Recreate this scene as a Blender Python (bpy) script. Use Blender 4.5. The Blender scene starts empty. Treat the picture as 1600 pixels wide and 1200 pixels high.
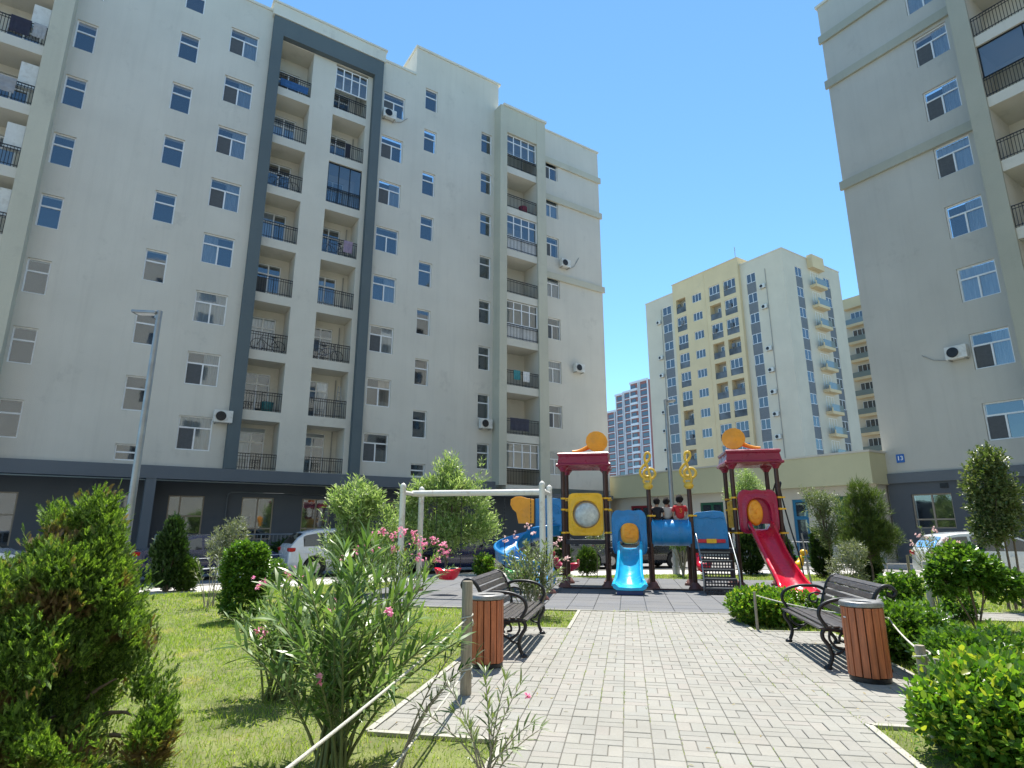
import bpy, math, random
import numpy as np
from mathutils import Vector, Matrix
random.seed(7); RNG = np.random.default_rng(7)
SC = bpy.context.scene; COL = SC.collection
rad = math.radians; PI = math.pi
# ------------------------------------------------------------ camera, world, sun
CAMH = 1.5; PITCH = rad(13.65); FPX = 925.0
cam = bpy.data.cameras.new('camera'); camo = bpy.data.objects.new('camera', cam); COL.objects.link(camo)
camo.location = (0, 0, CAMH); camo.rotation_euler = (rad(90) + PITCH, 0, 0)
cam.sensor_width = 36; cam.lens = FPX / 1600 * 36; cam.clip_end = 3000; cam.clip_start = 0.05
SC.camera = camo
SUN_EL = rad(67); SUN_AZ = rad(9)
w = bpy.data.worlds.new('World'); SC.world = w; w.use_nodes = True
nt = w.node_tree; nt.nodes.clear()
sky = nt.nodes.new('ShaderNodeTexSky'); sky.sky_type = 'NISHITA'; sky.sun_disc = False
sky.sun_elevation = SUN_EL; sky.sun_rotation = SUN_AZ; sky.air_density = 0.9; sky.dust_density = 0.0; sky.ozone_density = 5.0
bg = nt.nodes.new('ShaderNodeBackground'); bg.inputs[1].default_value = 0.135
wo = nt.nodes.new('ShaderNodeOutputWorld'); tm = nt.nodes.new('ShaderNodeMix'); tm.data_type = 'RGBA'; tm.blend_type = 'MULTIPLY'; tm.inputs[0].default_value = 1; tm.inputs[7].default_value = (.80, 1.02, .99, 1); nt.links.new(sky.outputs[0], tm.inputs[6]); nt.links.new(tm.outputs[2], bg.inputs[0]); nt.links.new(bg.outputs[0], wo.inputs[0])
sl = bpy.data.lights.new('sun', 'SUN'); sl.energy = 4.6; sl.angle = rad(0.5); sl.color = (1.0, 0.95, 0.87)
so = bpy.data.objects.new('sun', sl); COL.objects.link(so)
S = Vector((math.sin(SUN_AZ) * math.cos(SUN_EL), math.cos(SUN_AZ) * math.cos(SUN_EL), math.sin(SUN_EL)))
so.rotation_euler = S.to_track_quat('Z', 'Y').to_euler(); so.location = (0, 0, 60)
SC.view_settings.view_transform = 'Standard'; SC.view_settings.look = 'None'
SC.view_settings.exposure = 0.95; SC.view_settings.gamma = 1.0
try: SC.cycles.max_bounces = 6; SC.cycles.transparent_max_bounces = 8; SC.cycles.sample_clamp_indirect = 6
except Exception: pass
# ------------------------------------------------------------ frames of the place
A = rad(56.7)
U = np.array([math.sin(A), math.cos(A)]); V = np.array([-U[1], U[0]])      # street grid of the blocks
PA = rad(10.7); PP = np.array([math.sin(PA), math.cos(PA)]); QQ = np.array([PP[1], -PP[0]])   # path grid
DL, DR = 30.03, 29.45
def ray(px, py):
    a = (px - 800) / FPX; b = (600 - py) / FPX
    return np.array([a, math.cos(PITCH) - b * math.sin(PITCH), math.sin(PITCH) + b * math.cos(PITCH)])
def G(px, py, z=0.0):           # a spot on the ground seen at a place of the survey photo
    r = ray(px, py); t = (z - CAMH) / r[2]; return (float(r[0] * t), float(r[1] * t))
def atY(px, py, Y):
    r = ray(px, py); t = Y / r[1]; return (float(r[0] * t), Y, float(r[2] * t + CAMH))
def QP(q, p, z=0.0): return (float(q * QQ[0] + p * PP[0]), float(q * QQ[1] + p * PP[1]), z)
# ------------------------------------------------------------ tags and objects
def tag(o, label=None, cat=None, group=None, kind=None):
    if label: o['label'] = label
    if cat: o['category'] = cat
    if group: o['group'] = group
    if kind: o['kind'] = kind
    return o
def empty(name, loc=(0, 0, 0), rz=0.0, label=None, cat=None, group=None):
    o = bpy.data.objects.new(name, None); COL.objects.link(o); o.location = loc; o.rotation_euler = (0, 0, rz)
    o.empty_display_size = 0.3
    return tag(o, label, cat, group)
def link(name, me, m=None, parent=None, smooth=False):
    o = bpy.data.objects.new(name, me); COL.objects.link(o)
    if m is not None: me.materials.append(m)
    if parent is not None: o.parent = parent
    if smooth:
        me.polygons.foreach_set('use_smooth', [True] * len(me.polygons))
    return o
def copy_tree(o, parent=None, loc=None, rz=None):
    c = o.copy(); COL.objects.link(c)
    if parent is not None: c.parent = parent
    if loc is not None: c.location = loc
    if rz is not None: c.rotation_euler = (0, 0, rz)
    for k in list(o.children): copy_tree(k, c)
    return c
KIDS = {}
def reg(parent, child): KIDS.setdefault(parent.as_pointer(), []).append(child)
class MB:
    def __init__(s): s.v = []; s.f = []
    def add(s, vs, fs):
        n = len(s.v); s.v += [tuple(map(float, v)) for v in vs]; s.f += [tuple(i + n for i in f) for f in fs]; return s
    def box(s, x0, x1, y0, y1, z0, z1, M=None):
        vs = [(x0, y0, z0), (x1, y0, z0), (x1, y1, z0), (x0, y1, z0), (x0, y0, z1), (x1, y0, z1), (x1, y1, z1), (x0, y1, z1)]
        if M is not None: vs = [tuple(M @ Vector(v)) for v in vs]
        return s.add(vs, [(0, 3, 2, 1), (4, 5, 6, 7), (0, 1, 5, 4), (1, 2, 6, 5), (2, 3, 7, 6), (3, 0, 4, 7)])
    def quad(s, a, b, c, d): return s.add([a, b, c, d], [(0, 1, 2, 3)])
    def tube(s, pts, r, n=8, cap=True):
        pts = [Vector(p) for p in pts]; m = len(pts)
        rs = r if isinstance(r, (list, tuple)) else [r] * m
        vs = []; up = Vector((0, 0, 1)); prev = None
        for i, p in enumerate(pts):
            t = (pts[min(i + 1, m - 1)] - pts[max(i - 1, 0)])
            if t.length < 1e-9: t = Vector((0, 0, 1))
            t.normalize()
            if prev is None:
                a = t.cross(up) if abs(t.dot(up)) < .95 else t.cross(Vector((0, 1, 0)))
            else: a = prev - t * prev.dot(t)
            a.normalize(); prev = a; b = t.cross(a)
            for k in range(n):
                an = 2 * PI * k / n; vs.append(p + (a * math.cos(an) + b * math.sin(an)) * rs[i])
        fs = [(i * n + k, i * n + (k + 1) % n, (i + 1) * n + (k + 1) % n, (i + 1) * n + k) for i in range(m - 1) for k in range(n)]
        if cap: fs += [tuple(range(n - 1, -1, -1)), tuple((m - 1) * n + k for k in range(n))]
        return s.add(vs, fs)
    def lathe(s, prof, n=24, c=(0, 0, 0), M=None):
        vs = []
        for r, z in prof:
            for k in range(n):
                an = 2 * PI * k / n; v = Vector((r * math.cos(an), r * math.sin(an), z))
                if M is not None: v = M @ v
                vs.append(v + Vector(c))
        fs = [(i * n + k, i * n + (k + 1) % n, (i + 1) * n + (k + 1) % n, (i + 1) * n + k) for i in range(len(prof) - 1) for k in range(n)]
        fs += [tuple(range(n - 1, -1, -1)), tuple((len(prof) - 1) * n + k for k in range(n))]
        return s.add(vs, fs)
    def prism(s, poly, a0, a1, axis='z'):
        n = len(poly)
        def P(u, v, w):
            return (u, v, w) if axis == 'z' else ((u, w, v) if axis == 'y' else (w, u, v))
        vs = [P(u, v, a0) for u, v in poly] + [P(u, v, a1) for u, v in poly]
        fs = [tuple(range(n - 1, -1, -1)), tuple(range(n, 2 * n))] + [(i, (i + 1) % n, n + (i + 1) % n, n + i) for i in range(n)]
        return s.add(vs, fs)
    def build(s, name, m, parent=None, smooth=False, bevel=0, seg=2, auto=None):
        me = bpy.data.meshes.new(name); me.from_pydata(s.v, [], s.f); me.update()
        if axisfix:
            pass
        o = link(name, me, m, parent, smooth)
        if parent is not None: reg(parent, o)
        if bevel:
            b = o.modifiers.new('bevel', 'BEVEL'); b.width = bevel; b.segments = seg; b.limit_method = 'ANGLE'; b.angle_limit = rad(35)
        if auto: smooth_by_angle(me, auto)
        return o
axisfix = False
def smooth_by_angle(me, ang):
    me.polygons.foreach_set('use_smooth', [True] * len(me.polygons))
    try: me.set_sharp_from_angle(angle=rad(ang))
    except Exception: pass
def recalc(o):
    import bmesh
    bm = bmesh.new(); bm.from_mesh(o.data); bmesh.ops.recalc_face_normals(bm, faces=bm.faces); bm.to_mesh(o.data); bm.free()
# ------------------------------------------------------------ materials
def nodes(name):
    m = bpy.data.materials.new(name); m.use_nodes = True; t = m.node_tree; t.nodes.clear()
    out = t.nodes.new('ShaderNodeOutputMaterial'); return m, t, out
def N(t, kind, **kw):
    n = t.nodes.new(kind)
    for k, v in kw.items(): setattr(n, k, v)
    return n
def mixcol(t, fac, a, b, mode='MIX'):
    n = t.nodes.new('ShaderNodeMix'); n.data_type = 'RGBA'; n.blend_type = mode
    for i, x in ((0, fac), (6, a), (7, b)):
        if hasattr(x, 'links') or isinstance(x, bpy.types.NodeSocket): t.links.new(x, n.inputs[i])
        elif isinstance(x, (int, float)): n.inputs[i].default_value = x
        else: n.inputs[i].default_value = (*x, 1)
    return n.outputs[2]
def noise(t, scale, detail=4, coord='Object', stretch=None, rough=.55):
    c = t.nodes.new('ShaderNodeTexCoord'); src = c.outputs[coord]
    if stretch:
        mp = t.nodes.new('ShaderNodeMapping'); mp.inputs['Scale'].default_value = stretch; t.links.new(src, mp.inputs[0]); src = mp.outputs[0]
    n = t.nodes.new('ShaderNodeTexNoise'); n.inputs['Scale'].default_value = scale; n.inputs['Detail'].default_value = detail
    n.inputs['Roughness'].default_value = rough; t.links.new(src, n.inputs['Vector']); return n.outputs['Fac']
def ramp(t, fac, stops):
    r = t.nodes.new('ShaderNodeValToRGB'); e = r.color_ramp.elements
    while len(e) < len(stops): e.new(.5)
    for i, (p, c) in enumerate(stops):
        e[i].position = p; e[i].color = (*c, 1) if not isinstance(c, (int, float)) else (c, c, c, 1)
    t.links.new(fac, r.inputs[0]); return r.outputs[0]
def sc(c, k): return tuple(min(1, x * k) for x in c)
MATS = {}
def pmat(name, col, rough=.6, metal=0, var=.12, vscale=6, bump=0, bscale=60, spec=.5, coat=0, dirt=None, dscale=2.5, stretch=None):
    if name in MATS: return MATS[name]
    m, t, out = nodes(name); b = t.nodes.new('ShaderNodeBsdfPrincipled'); t.links.new(b.outputs[0], out.inputs[0])
    f = noise(t, vscale, 5, stretch=stretch); c = ramp(t, f, [(.3, sc(col, 1 - var)), (.7, sc(col, 1 + var))])
    if dirt is not None:
        d = ramp(t, noise(t, dscale, 8, stretch=stretch, rough=.7), [(.52, 0.0), (.72, 1.0)]); c = mixcol(t, d, c, dirt)
    t.links.new(c, b.inputs['Base Color'])
    r2 = ramp(t, noise(t, vscale * 2.3, 4), [(.3, max(0, rough - .1)), (.7, min(1, rough + .1))])
    t.links.new(r2, b.inputs['Roughness']); b.inputs['Metallic'].default_value = metal
    b.inputs['Specular IOR Level'].default_value = spec
    if coat: b.inputs['Coat Weight'].default_value = coat; b.inputs['Coat Roughness'].default_value = .08
    if bump:
        bn = t.nodes.new('ShaderNodeBump'); bn.inputs['Strength'].default_value = bump; bn.inputs['Distance'].default_value = .01
        t.links.new(noise(t, bscale, 4), bn.inputs['Height']); t.links.new(bn.outputs[0], b.inputs['Normal'])
    MATS[name] = m; return m
def plaster(name, col, streak=.17, stain=(.2, .19, .17)):
    """rendered wall: soft mottling, vertical rain streaks and a grainy surface"""
    m, t, out = nodes(name); b = t.nodes.new('ShaderNodeBsdfPrincipled'); t.links.new(b.outputs[0], out.inputs[0])
    c = ramp(t, noise(t, .35, 6), [(.3, sc(col, .93)), (.7, sc(col, 1.06))])
    s1 = ramp(t, noise(t, 1.0, 7, stretch=(2.6, 2.6, .16), rough=.7), [(.49, 0.0), (.85, streak * 2.4)])
    c = mixcol(t, s1, c, sc(col, .72))
    s2 = ramp(t, noise(t, .55, 9, rough=.75), [(.57, 0.0), (.76, .38)])
    c = mixcol(t, s2, c, sc(stain, 1))
    c = mixcol(t, ramp(t, noise(t, 38, 3), [(.35, .0), (.65, .22)]), c, sc(col, .8))
    t.links.new(c, b.inputs['Base Color']); b.inputs['Roughness'].default_value = .9; b.inputs['Specular IOR Level'].default_value = .2
    bn = t.nodes.new('ShaderNodeBump'); bn.inputs['Strength'].default_value = .35; bn.inputs['Distance'].default_value = .02
    t.links.new(noise(t, 30, 5), bn.inputs['Height']); t.links.new(bn.outputs[0], b.inputs['Normal']); return m
def island(name, cols, rough=.8, bump=.3, bscale=60, gloss=.3, big=None):
    m, t, out = nodes(name); b = t.nodes.new('ShaderNodeBsdfPrincipled'); t.links.new(b.outputs[0], out.inputs[0])
    g = t.nodes.new('ShaderNodeNewGeometry'); k = len(cols)
    c = ramp(t, g.outputs['Random Per Island'], [(i / max(1, k - 1), x) for i, x in enumerate(cols)])
    c = mixcol(t, ramp(t, noise(t, bscale * .5, 5), [(.3, .0), (.75, .35)]), c, sc(cols[0], .7))
    if big: c = mixcol(t, ramp(t, noise(t, big[1], 6, rough=.65), [(.42, .0), (.7, big[2])]), c, big[0])
    t.links.new(c, b.inputs['Base Color']); b.inputs['Roughness'].default_value = rough; b.inputs['Specular IOR Level'].default_value = gloss
    bn = t.nodes.new('ShaderNodeBump'); bn.inputs['Strength'].default_value = bump; bn.inputs['Distance'].default_value = .004
    t.links.new(noise(t, bscale, 4), bn.inputs['Height']); t.links.new(bn.outputs[0], b.inputs['Normal']); return m
def leafmat(name, cols, trans=.4, rough=.45, patch=None, tint=1.5, tb=.35):
    m, t, out = nodes(name); b = t.nodes.new('ShaderNodeBsdfPrincipled')
    g = t.nodes.new('ShaderNodeNewGeometry'); k = len(cols)
    c = ramp(t, g.outputs['Random Per Island'], [(i / max(1, k - 1), x) for i, x in enumerate(cols)])
    if patch: c = mixcol(t, ramp(t, noise(t, patch[1], 3), [(patch[2], .0), (patch[2] + .08, 1.0)]), c, patch[0])
    t.links.new(c, b.inputs['Base Color']); b.inputs['Roughness'].default_value = rough; b.inputs['Specular IOR Level'].default_value = .4
    tr = t.nodes.new('ShaderNodeBsdfTranslucent')
    c2 = mixcol(t, 1.0, c, (tint, tint * (1.05 if tb < .9 else 1), tint * tb), 'MULTIPLY'); t.links.new(c2, tr.inputs[0])
    mx = t.nodes.new('ShaderNodeMixShader'); mx.inputs[0].default_value = trans
    t.links.new(b.outputs[0], mx.inputs[1]); t.links.new(tr.outputs[0], mx.inputs[2]); t.links.new(mx.outputs[0], out.inputs[0]); return m
def glassmat(name, col=(.03, .04, .05), refl=.14, clear=.0):
    m, t, out = nodes(name)
    gl = t.nodes.new('ShaderNodeBsdfGlossy'); gl.inputs['Roughness'].default_value = .03; gl.inputs[0].default_value = (.9, .95, 1, 1)
    bn = t.nodes.new('ShaderNodeBump'); bn.inputs['Strength'].default_value = .04; bn.inputs['Distance'].default_value = .02
    t.links.new(noise(t, 2.2, 2), bn.inputs['Height']); t.links.new(bn.outputs[0], gl.inputs['Normal'])
    df = t.nodes.new('ShaderNodeBsdfDiffuse'); df.inputs[0].default_value = (*col, 1)
    base = df.outputs[0]
    if clear:
        tp = t.nodes.new('ShaderNodeBsdfTransparent'); tp.inputs[0].default_value = (.85, .9, .92, 1)
        m0 = t.nodes.new('ShaderNodeMixShader'); m0.inputs[0].default_value = clear; t.links.new(df.outputs[0], m0.inputs[1]); t.links.new(tp.outputs[0], m0.inputs[2]); base = m0.outputs[0]
    fr = t.nodes.new('ShaderNodeFresnel'); fr.inputs[0].default_value = 1.5
    ad = t.nodes.new('ShaderNodeMath'); ad.operation = 'ADD'; ad.use_clamp = True; ad.inputs[1].default_value = refl; t.links.new(fr.outputs[0], ad.inputs[0])
    mx = t.nodes.new('ShaderNodeMixShader'); t.links.new(ad.outputs[0], mx.inputs[0]); t.links.new(base, mx.inputs[1]); t.links.new(gl.outputs[0], mx.inputs[2])
    t.links.new(mx.outputs[0], out.inputs[0]); return m
def curtain_mat(name, col):
    m, t, out = nodes(name); b = t.nodes.new('ShaderNodeBsdfPrincipled'); t.links.new(b.outputs[0], out.inputs[0])
    c = ramp(t, noise(t, 3.0, 4, stretch=(6, 6, .3)), [(.3, sc(col, .7)), (.7, col)]); t.links.new(c, b.inputs[0]); b.inputs['Roughness'].default_value = .95; return m
M = {}
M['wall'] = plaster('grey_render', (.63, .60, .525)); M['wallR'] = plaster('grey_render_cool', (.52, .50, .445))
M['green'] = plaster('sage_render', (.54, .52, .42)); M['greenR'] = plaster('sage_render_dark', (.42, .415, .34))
M['slate'] = plaster('slate_render', (.12, .148, .158), .05, (.07, .09, .12)); M['slatelow'] = plaster('slate_base', (.105, .115, .128), .04, (.05, .06, .09))
M['band'] = plaster('slate_band', (.145, .16, .175), .05, (.09, .11, .15))
M['cream'] = plaster('cream_render', (.64, .58, .46), .06, (.5, .46, .4)); M['yellow'] = plaster('yellow_render', (.70, .56, .34), .06, (.5, .42, .28))
M['beige'] = plaster('beige_render', (.60, .56, .48), .06); M['fascia'] = plaster('olive_fascia', (.56, .53, .34), .05, (.3, .3, .22))
M['balc'] = plaster('balcony_render', (.63, .60, .52), .08); M['cap'] = plaster('parapet_cap', (.66, .64, .56), .1)
M['pink'] = plaster('pink_render', (.36, .16, .15), .04, (.4, .3, .3)); M['pwhite'] = pmat('tower_white', (.72, .74, .78), .8)
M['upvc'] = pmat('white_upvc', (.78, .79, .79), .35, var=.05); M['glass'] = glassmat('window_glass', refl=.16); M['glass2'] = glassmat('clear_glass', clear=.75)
M['farglass'] = glassmat('far_glass', (.06, .07, .08), .08)
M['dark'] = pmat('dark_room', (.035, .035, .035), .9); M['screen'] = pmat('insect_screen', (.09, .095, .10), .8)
M['curtain'] = curtain_mat('pale_curtain', (.62, .68, .74)); M['curtain2'] = curtain_mat('warm_curtain', (.55, .50, .44))
M['iron'] = pmat('black_iron', (.022, .023, .026), .42, .4, var=.25); M['tan'] = pmat('tan_frame', (.30, .25, .19), .5); M['acw'] = pmat('ac_white', (.66, .66, .62), .45, var=.06, dirt=(.45, .42, .36))
M['brown'] = pmat('brown_frame', (.05, .032, .028), .5); M['fillet'] = pmat('grey_panel', (.16, .17, .18), .7)
M['pipe'] = pmat('pipe_grey', (.33, .32, .29), .6); M['galv'] = pmat('galvanised', (.30, .32, .335), .38, .6, var=.15, vscale=3)
# ------------------------------------------------------------ building kit
def facade(mb, x0, x1, z0, z1, y, holes, reveal=.16):
    """vertical wall in local x/z at depth y with rectangular openings and their reveals"""
    xs = sorted({x0, x1} | {h[0] for h in holes} | {h[1] for h in holes}); zs = sorted({z0, z1} | {h[2] for h in holes} | {h[3] for h in holes})
    xs = [x for x in xs if x0 - 1e-6 <= x <= x1 + 1e-6]; zs = [z for z in zs if z0 - 1e-6 <= z <= z1 + 1e-6]
    for i in range(len(xs) - 1):
        run = None
        for j in range(len(zs)):
            solid = False
            if j < len(zs) - 1:
                cx, cz = (xs[i] + xs[i + 1]) / 2, (zs[j] + zs[j + 1]) / 2
                solid = not any(h[0] < cx < h[1] and h[2] < cz < h[3] for h in holes)
            if solid and run is None: run = zs[j]
            if not solid and run is not None:
                mb.quad((xs[i], y, run), (xs[i + 1], y, run), (xs[i + 1], y, zs[j]), (xs[i], y, zs[j])); run = None
    for h in holes:
        a, b, c, d = h[:4]; r = h[4] if len(h) > 4 else reveal; c2 = max(c, z0); d2 = min(d, z1); yb = y + r
        mb.quad((a, y, c2), (a, y, d2), (a, yb, d2), (a, yb, c2)); mb.quad((b, y, c2), (b, yb, c2), (b, yb, d2), (b, y, d2))
        mb.quad((a, y, c2), (a, yb, c2), (b, yb, c2), (b, y, c2)); mb.quad((a, y, d2), (b, y, d2), (b, yb, d2), (a, yb, d2))
def frame_mb(w, h, bars, t=.055, d=.06):
    """window frame centred on x, from z=0 to h, y from 0 to d; bars = list of (x0,x1,z0,z1) in 0..1"""
    mb = MB(); mb.box(-w / 2, -w / 2 + t, 0, d, 0, h); mb.box(w / 2 - t, w / 2, 0, d, 0, h)
    mb.box(-w / 2 + t, w / 2 - t, 0, d, 0, t); mb.box(-w / 2 + t, w / 2 - t, 0, d, h - t, h)
    for (a, b, c, e) in bars:
        X0 = -w / 2 + a * w; X1 = -w / 2 + b * w; Z0 = c * h; Z1 = e * h
        if abs(a - b) < 1e-6: mb.box(X0 - t * .6, X0 + t * .6, .003, d - .003, max(Z0, t), min(Z1, h - t))
        else: mb.box(max(X0, -w / 2 + t), min(X1, w / 2 - t), .0015, d - .0015, Z0 - t * .6, Z0 + t * .6)
    return mb
def make_window(kind, w, h, parent):
    """returns a function placing copies: first call uses the prototype"""
    if kind[0] == 'n': bars = [(0, 1, .64, .64)]
    elif kind[0] == 'w': bars = [(0, 1, .66, .66), (.5, .5, 0, .66)]
    elif kind[0] == 'd': bars = [(0, 1, .74, .74), (.5, .5, 0, .74), (.5, .5, .74, 1)]
    elif kind[0] == 's': bars = [(0, 1, .5, .5)]
    elif kind[0] == 'b': bars = [(.25, .25, 0, 1), (.5, .5, 0, 1), (.75, .75, 0, 1), (0, 1, .68, .68)]
    elif kind[0] == 't': bars = [(.5, .5, 0, 1), (0, 1, .26, .26)]
    elif kind[0] == 'u': bars = [(.5, .5, 0, .68), (0, 1, .68, .68), (.33, .33, .68, 1)]
    m = M['tan'] if kind[0] in 'tu' else (M['brown'] if kind.endswith('k') else M['upvc'])
    fr = frame_mb(w, h, bars).build('window', m, parent, bevel=0)
    p = MB(); p.quad((-w / 2 + .03, .035, .03), (w / 2 - .03, .035, .03), (w / 2 - .03, .035, h - .03), (-w / 2 + .03, .035, h - .03))
    p.build('pane', M['glass2'], fr)
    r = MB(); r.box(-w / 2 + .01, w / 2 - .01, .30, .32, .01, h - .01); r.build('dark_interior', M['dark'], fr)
    if 'c' in kind[1:]:      # curtains drawn over part of it
        side = kind[-1]
        x0, x1 = {'l': (-w / 2 + .05, -.02), 'r': (.02, w / 2 - .05)}.get(side, (-w / 2 + .05, w / 2 - .05))
        mb = MB(); n = 26; z0 = .05; z1 = h - .05
        for i in range(n):
            a = x0 + (x1 - x0) * i / n; b = x0 + (x1 - x0) * (i + 1) / n; ya = .13 + .022 * math.sin(i * 1.9); yb = .13 + .022 * math.sin((i + 1) * 1.9)
            mb.quad((a, ya, z0), (b, yb, z0), (b, yb, z1), (a, ya, z1))
        mb.build('curtain', M['curtain'] if 'w' not in kind[1:] else M['curtain2'], fr)
    if 'x' in kind[1:]:      # insect screen in the left lower light
        mb = MB(); mb.box(-w / 2 + .07, -.045, .012, .018, .07, h * .66 - .05); mb.build('insect_screen', M['screen'], fr)
    return fr
WPROTO = {}
def win(kind, w, h, x, y, z, parent):
    key = (kind, round(w, 2), round(h, 2), parent.name)
    if key not in WPROTO:
        WPROTO[key] = make_window(kind, w, h, parent); o = WPROTO[key]
    else: o = copy_tree(WPROTO[key], parent)
    o.location = (x, y, z)
    if kind[0] in 'du': o.name = 'balcony_door' if kind[0] == 'd' else 'door'
    return o
def railing_mb(w, h=.95, lattice=0):
    mb = MB(); mb.box(-w / 2, w / 2, 0, .035, h - .035, h); mb.box(-w / 2, w / 2, .006, .03, h - .16, h - .135); mb.box(-w / 2, w / 2, .006, .03, .07, .095)
    n = int(w / .11)
    for i in range(n + 1):
        x = -w / 2 + w * i / n; t = .022 if i in (0, n, n // 2) else .0105; mb.box(x - t, x + t, .01, .026, 0 if t > .01 else .095, h - .035 if t > .01 else h - .16)
    return mb
RPROTO = {}
def rail(w, x, y, z, parent, h=.95):
    key = (round(w, 2), parent.name, round(h, 2))
    if key not in RPROTO: RPROTO[key] = railing_mb(w, h).build('balcony_railing', M['iron'], parent); o = RPROTO[key]
    else: o = copy_tree(RPROTO[key], parent)
    o.location = (x, y, z); return o
def recess(mb, x0, x1, z0, z1, y, depth, dw=1.25, dh=2.15, dx=None):
    """balcony niche: returns the place of the door unit; walls are made with a hole for it"""
    dx = x0 + .12 if dx is None else dx; yb = y + depth
    facade(mb, x0, x1, z0, z1, yb, [(dx, dx + dw, z0 + .02, z0 + dh)], .12)
    return dx + dw / 2
def glazing(w, h, x, y, z, parent, dark=False, key='glz'):
    k = (key, round(w, 2), round(h, 2), parent.name, dark)
    if k not in WPROTO:
        fr = frame_mb(w, h, [(.25, .25, 0, 1), (.5, .5, 0, 1), (.75, .75, 0, 1), (0, 1, .66, .66)] if not dark else [(.33, .33, 0, 1), (.66, .66, 0, 1)], .05 if not dark else .035).build('balcony_glazing', M['upvc'] if not dark else M['iron'], parent)
        p = MB(); p.quad((-w / 2 + .03, .035, .03), (w / 2 - .03, .035, .03), (w / 2 - .03, .035, h - .03), (-w / 2 + .03, .035, h - .03)); p.build('pane', M['glass2'], fr)
        WPROTO[k] = fr; o = fr
    else: o = copy_tree(WPROTO[k], parent)
    o.location = (x, y, z); return o
def grid_origin(s, d, side):
    """world place of local (0,0): side L = facade along U facing the camera, side R = facade along V"""
    P = (U * s + V * d) if side == 'L' else (V * s + U * d); return (float(P[0]), float(P[1]), 0)
RZL = math.atan2(U[1], U[0]); RZR = RZL - PI / 2
def pieces(name, m, parent, *boxes):
    for b in boxes: q = MB(); q.box(*b); q.build(name, m, parent)
def split(mb, name, m, parent, nv=8):
    """every box collected in mb becomes a part of its own"""
    i = 0
    while i < len(mb.v):
        q = MB(); q.v = mb.v[i:i + nv]; q.f = [tuple(a - i for a in f) for f in mb.f if i <= f[0] < i + nv]; q.build(name, m, parent); i += nv
# ============================================================ LEFT BLOCK
LB = empty('apartment_building', grid_origin(0, DL, 'L'), RZL, 'long pale grey block on the left with a slate frame round its balconies', 'building')
wm = MB(); holes = []
zk = [3.98 + 3 * k for k in range(8)]            # floor levels
A_ = [(-4.38, -3.58, 4.93 + 3 * k, 6.46 + 3 * k) for k in range(8)]
B_ = [(-.33, .55, 6.43 + 3 * k, 7.97 + 3 * k) for k in range(7)] + [(-.33, .55, 4.28, 4.98), (-.33, .55, 27.45, 28.95)]
C_ = [(1.88, 3.26, 4.88 + 3 * k, 6.43 + 3 * k) for k in range(8)]
E_ = [(10.42, 11.79, 4.85 + 3 * k, 6.37 + 3 * k) for k in range(8)]
F_ = [(13.14, 14.0, 6.33 + 3 * k, 7.87 + 3 * k) for k in range(8)] + [(13.14, 14.0, 4.2, 4.9)]
G_ = [(17.28, 18.1, 4.82 + 3 * k, 6.33 + 3 * k) for k in range(8)]
Hh = [(22.35, 23.66, 4.75 + 3 * k, 6.25 + 3 * k) for k in range(8)]
facade(wm, -4.47, 3.87, 4.1, 29.45, 0, A_ + B_ + C_)
facade(wm, 10.24, 12.45, 4.1, 29.45, 0, E_)
facade(wm, 12.45, 18.6, 4.1, 31.55, 0, F_ + G_)
wm.quad((12.45, 0, 29.45), (12.45, 0, 31.55), (12.45, 6, 31.55), (12.45, 6, 29.45))
wm.quad((18.6, 0, 28.9), (18.6, 6, 28.9), (18.6, 6, 31.55), (18.6, 0, 31.55))
facade(wm, 22.0, 27.6, 3.9, 29.6, 0, Hh)
wm.box(-12, 12.4, .6, 14, 29.2, 29.3); wm.box(12.46, 18.59, .02, 6, 31.4, 31.5); wm.box(18.61, 27.58, .02, 14, 29.35, 29.45)
wm.quad((27.6, 0, 0), (27.6, 14, 0), (27.6, 14, 29.6), (27.6, 0, 29.6)); wm.quad((-12, 14, 0), (-12, 14, 29.6), (27.6, 14, 29.6), (27.6, 14, 0))
wm.build('wall', M['wall'], LB)
# balcony bay inside the frame
bm_ = MB(); bl = []
for k in range(8):
    top = zk[k] + 2.52 if k < 7 else 27.92; z0 = max(zk[k], 4.15)
    bl += [(4.45, 6.2, z0, top, 1.35), (7.5, 9.42, z0, top, 1.35)]
facade(bm_, 4.40, 9.72, 4.1, 27.99, .06, bl)
for k in range(8):
    top = zk[k] + 2.52 if k < 7 else 27.92; z0 = max(zk[k], 4.15)
    recess(bm_, 4.45, 6.2, z0, top, .06, 1.35); recess(bm_, 7.5, 9.42, z0, top, .06, 1.35, dx=7.55)
bm_.build('balcony_bay', M['balc'], LB)
for k in range(8):
    z0 = max(zk[k], 4.15); dh = 2.13 if k else 1.96
    win(['dcl', 'd', 'dc', 'dx'][k % 4], 1.25, dh, 4.45 + .12 + .625, 1.48, z0 + .02, LB)
    if not (k == 7): win(['d', 'dcr', 'd', 'dcl'][k % 4], 1.25, dh, 7.55 + .625, 1.48, z0 + .02, LB)
    else: win('d', 1.25, dh, 7.55 + .625, 1.48, z0 + .02, LB)
    rail(1.74, 5.325, .075, z0 + .02, LB, .93 if k else .75); rail(1.91, 8.46, .075, z0 + .02, LB, .93 if k else .75)
    mbp = MB(); mbp.tube([(9.15, 1.34, z0), (9.15, 1.34, z0 + 2.3)], .035, 6)
    mbp.build('downpipe', M['pipe'], LB)
glazing(1.9, 1.5, 8.46, .12, 25.0 + 1.3, LB)          # white closed bay on the top floor
glazing(1.9, 2.45, 8.46, .12, zk[5] + .03, LB, dark=True)
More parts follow.
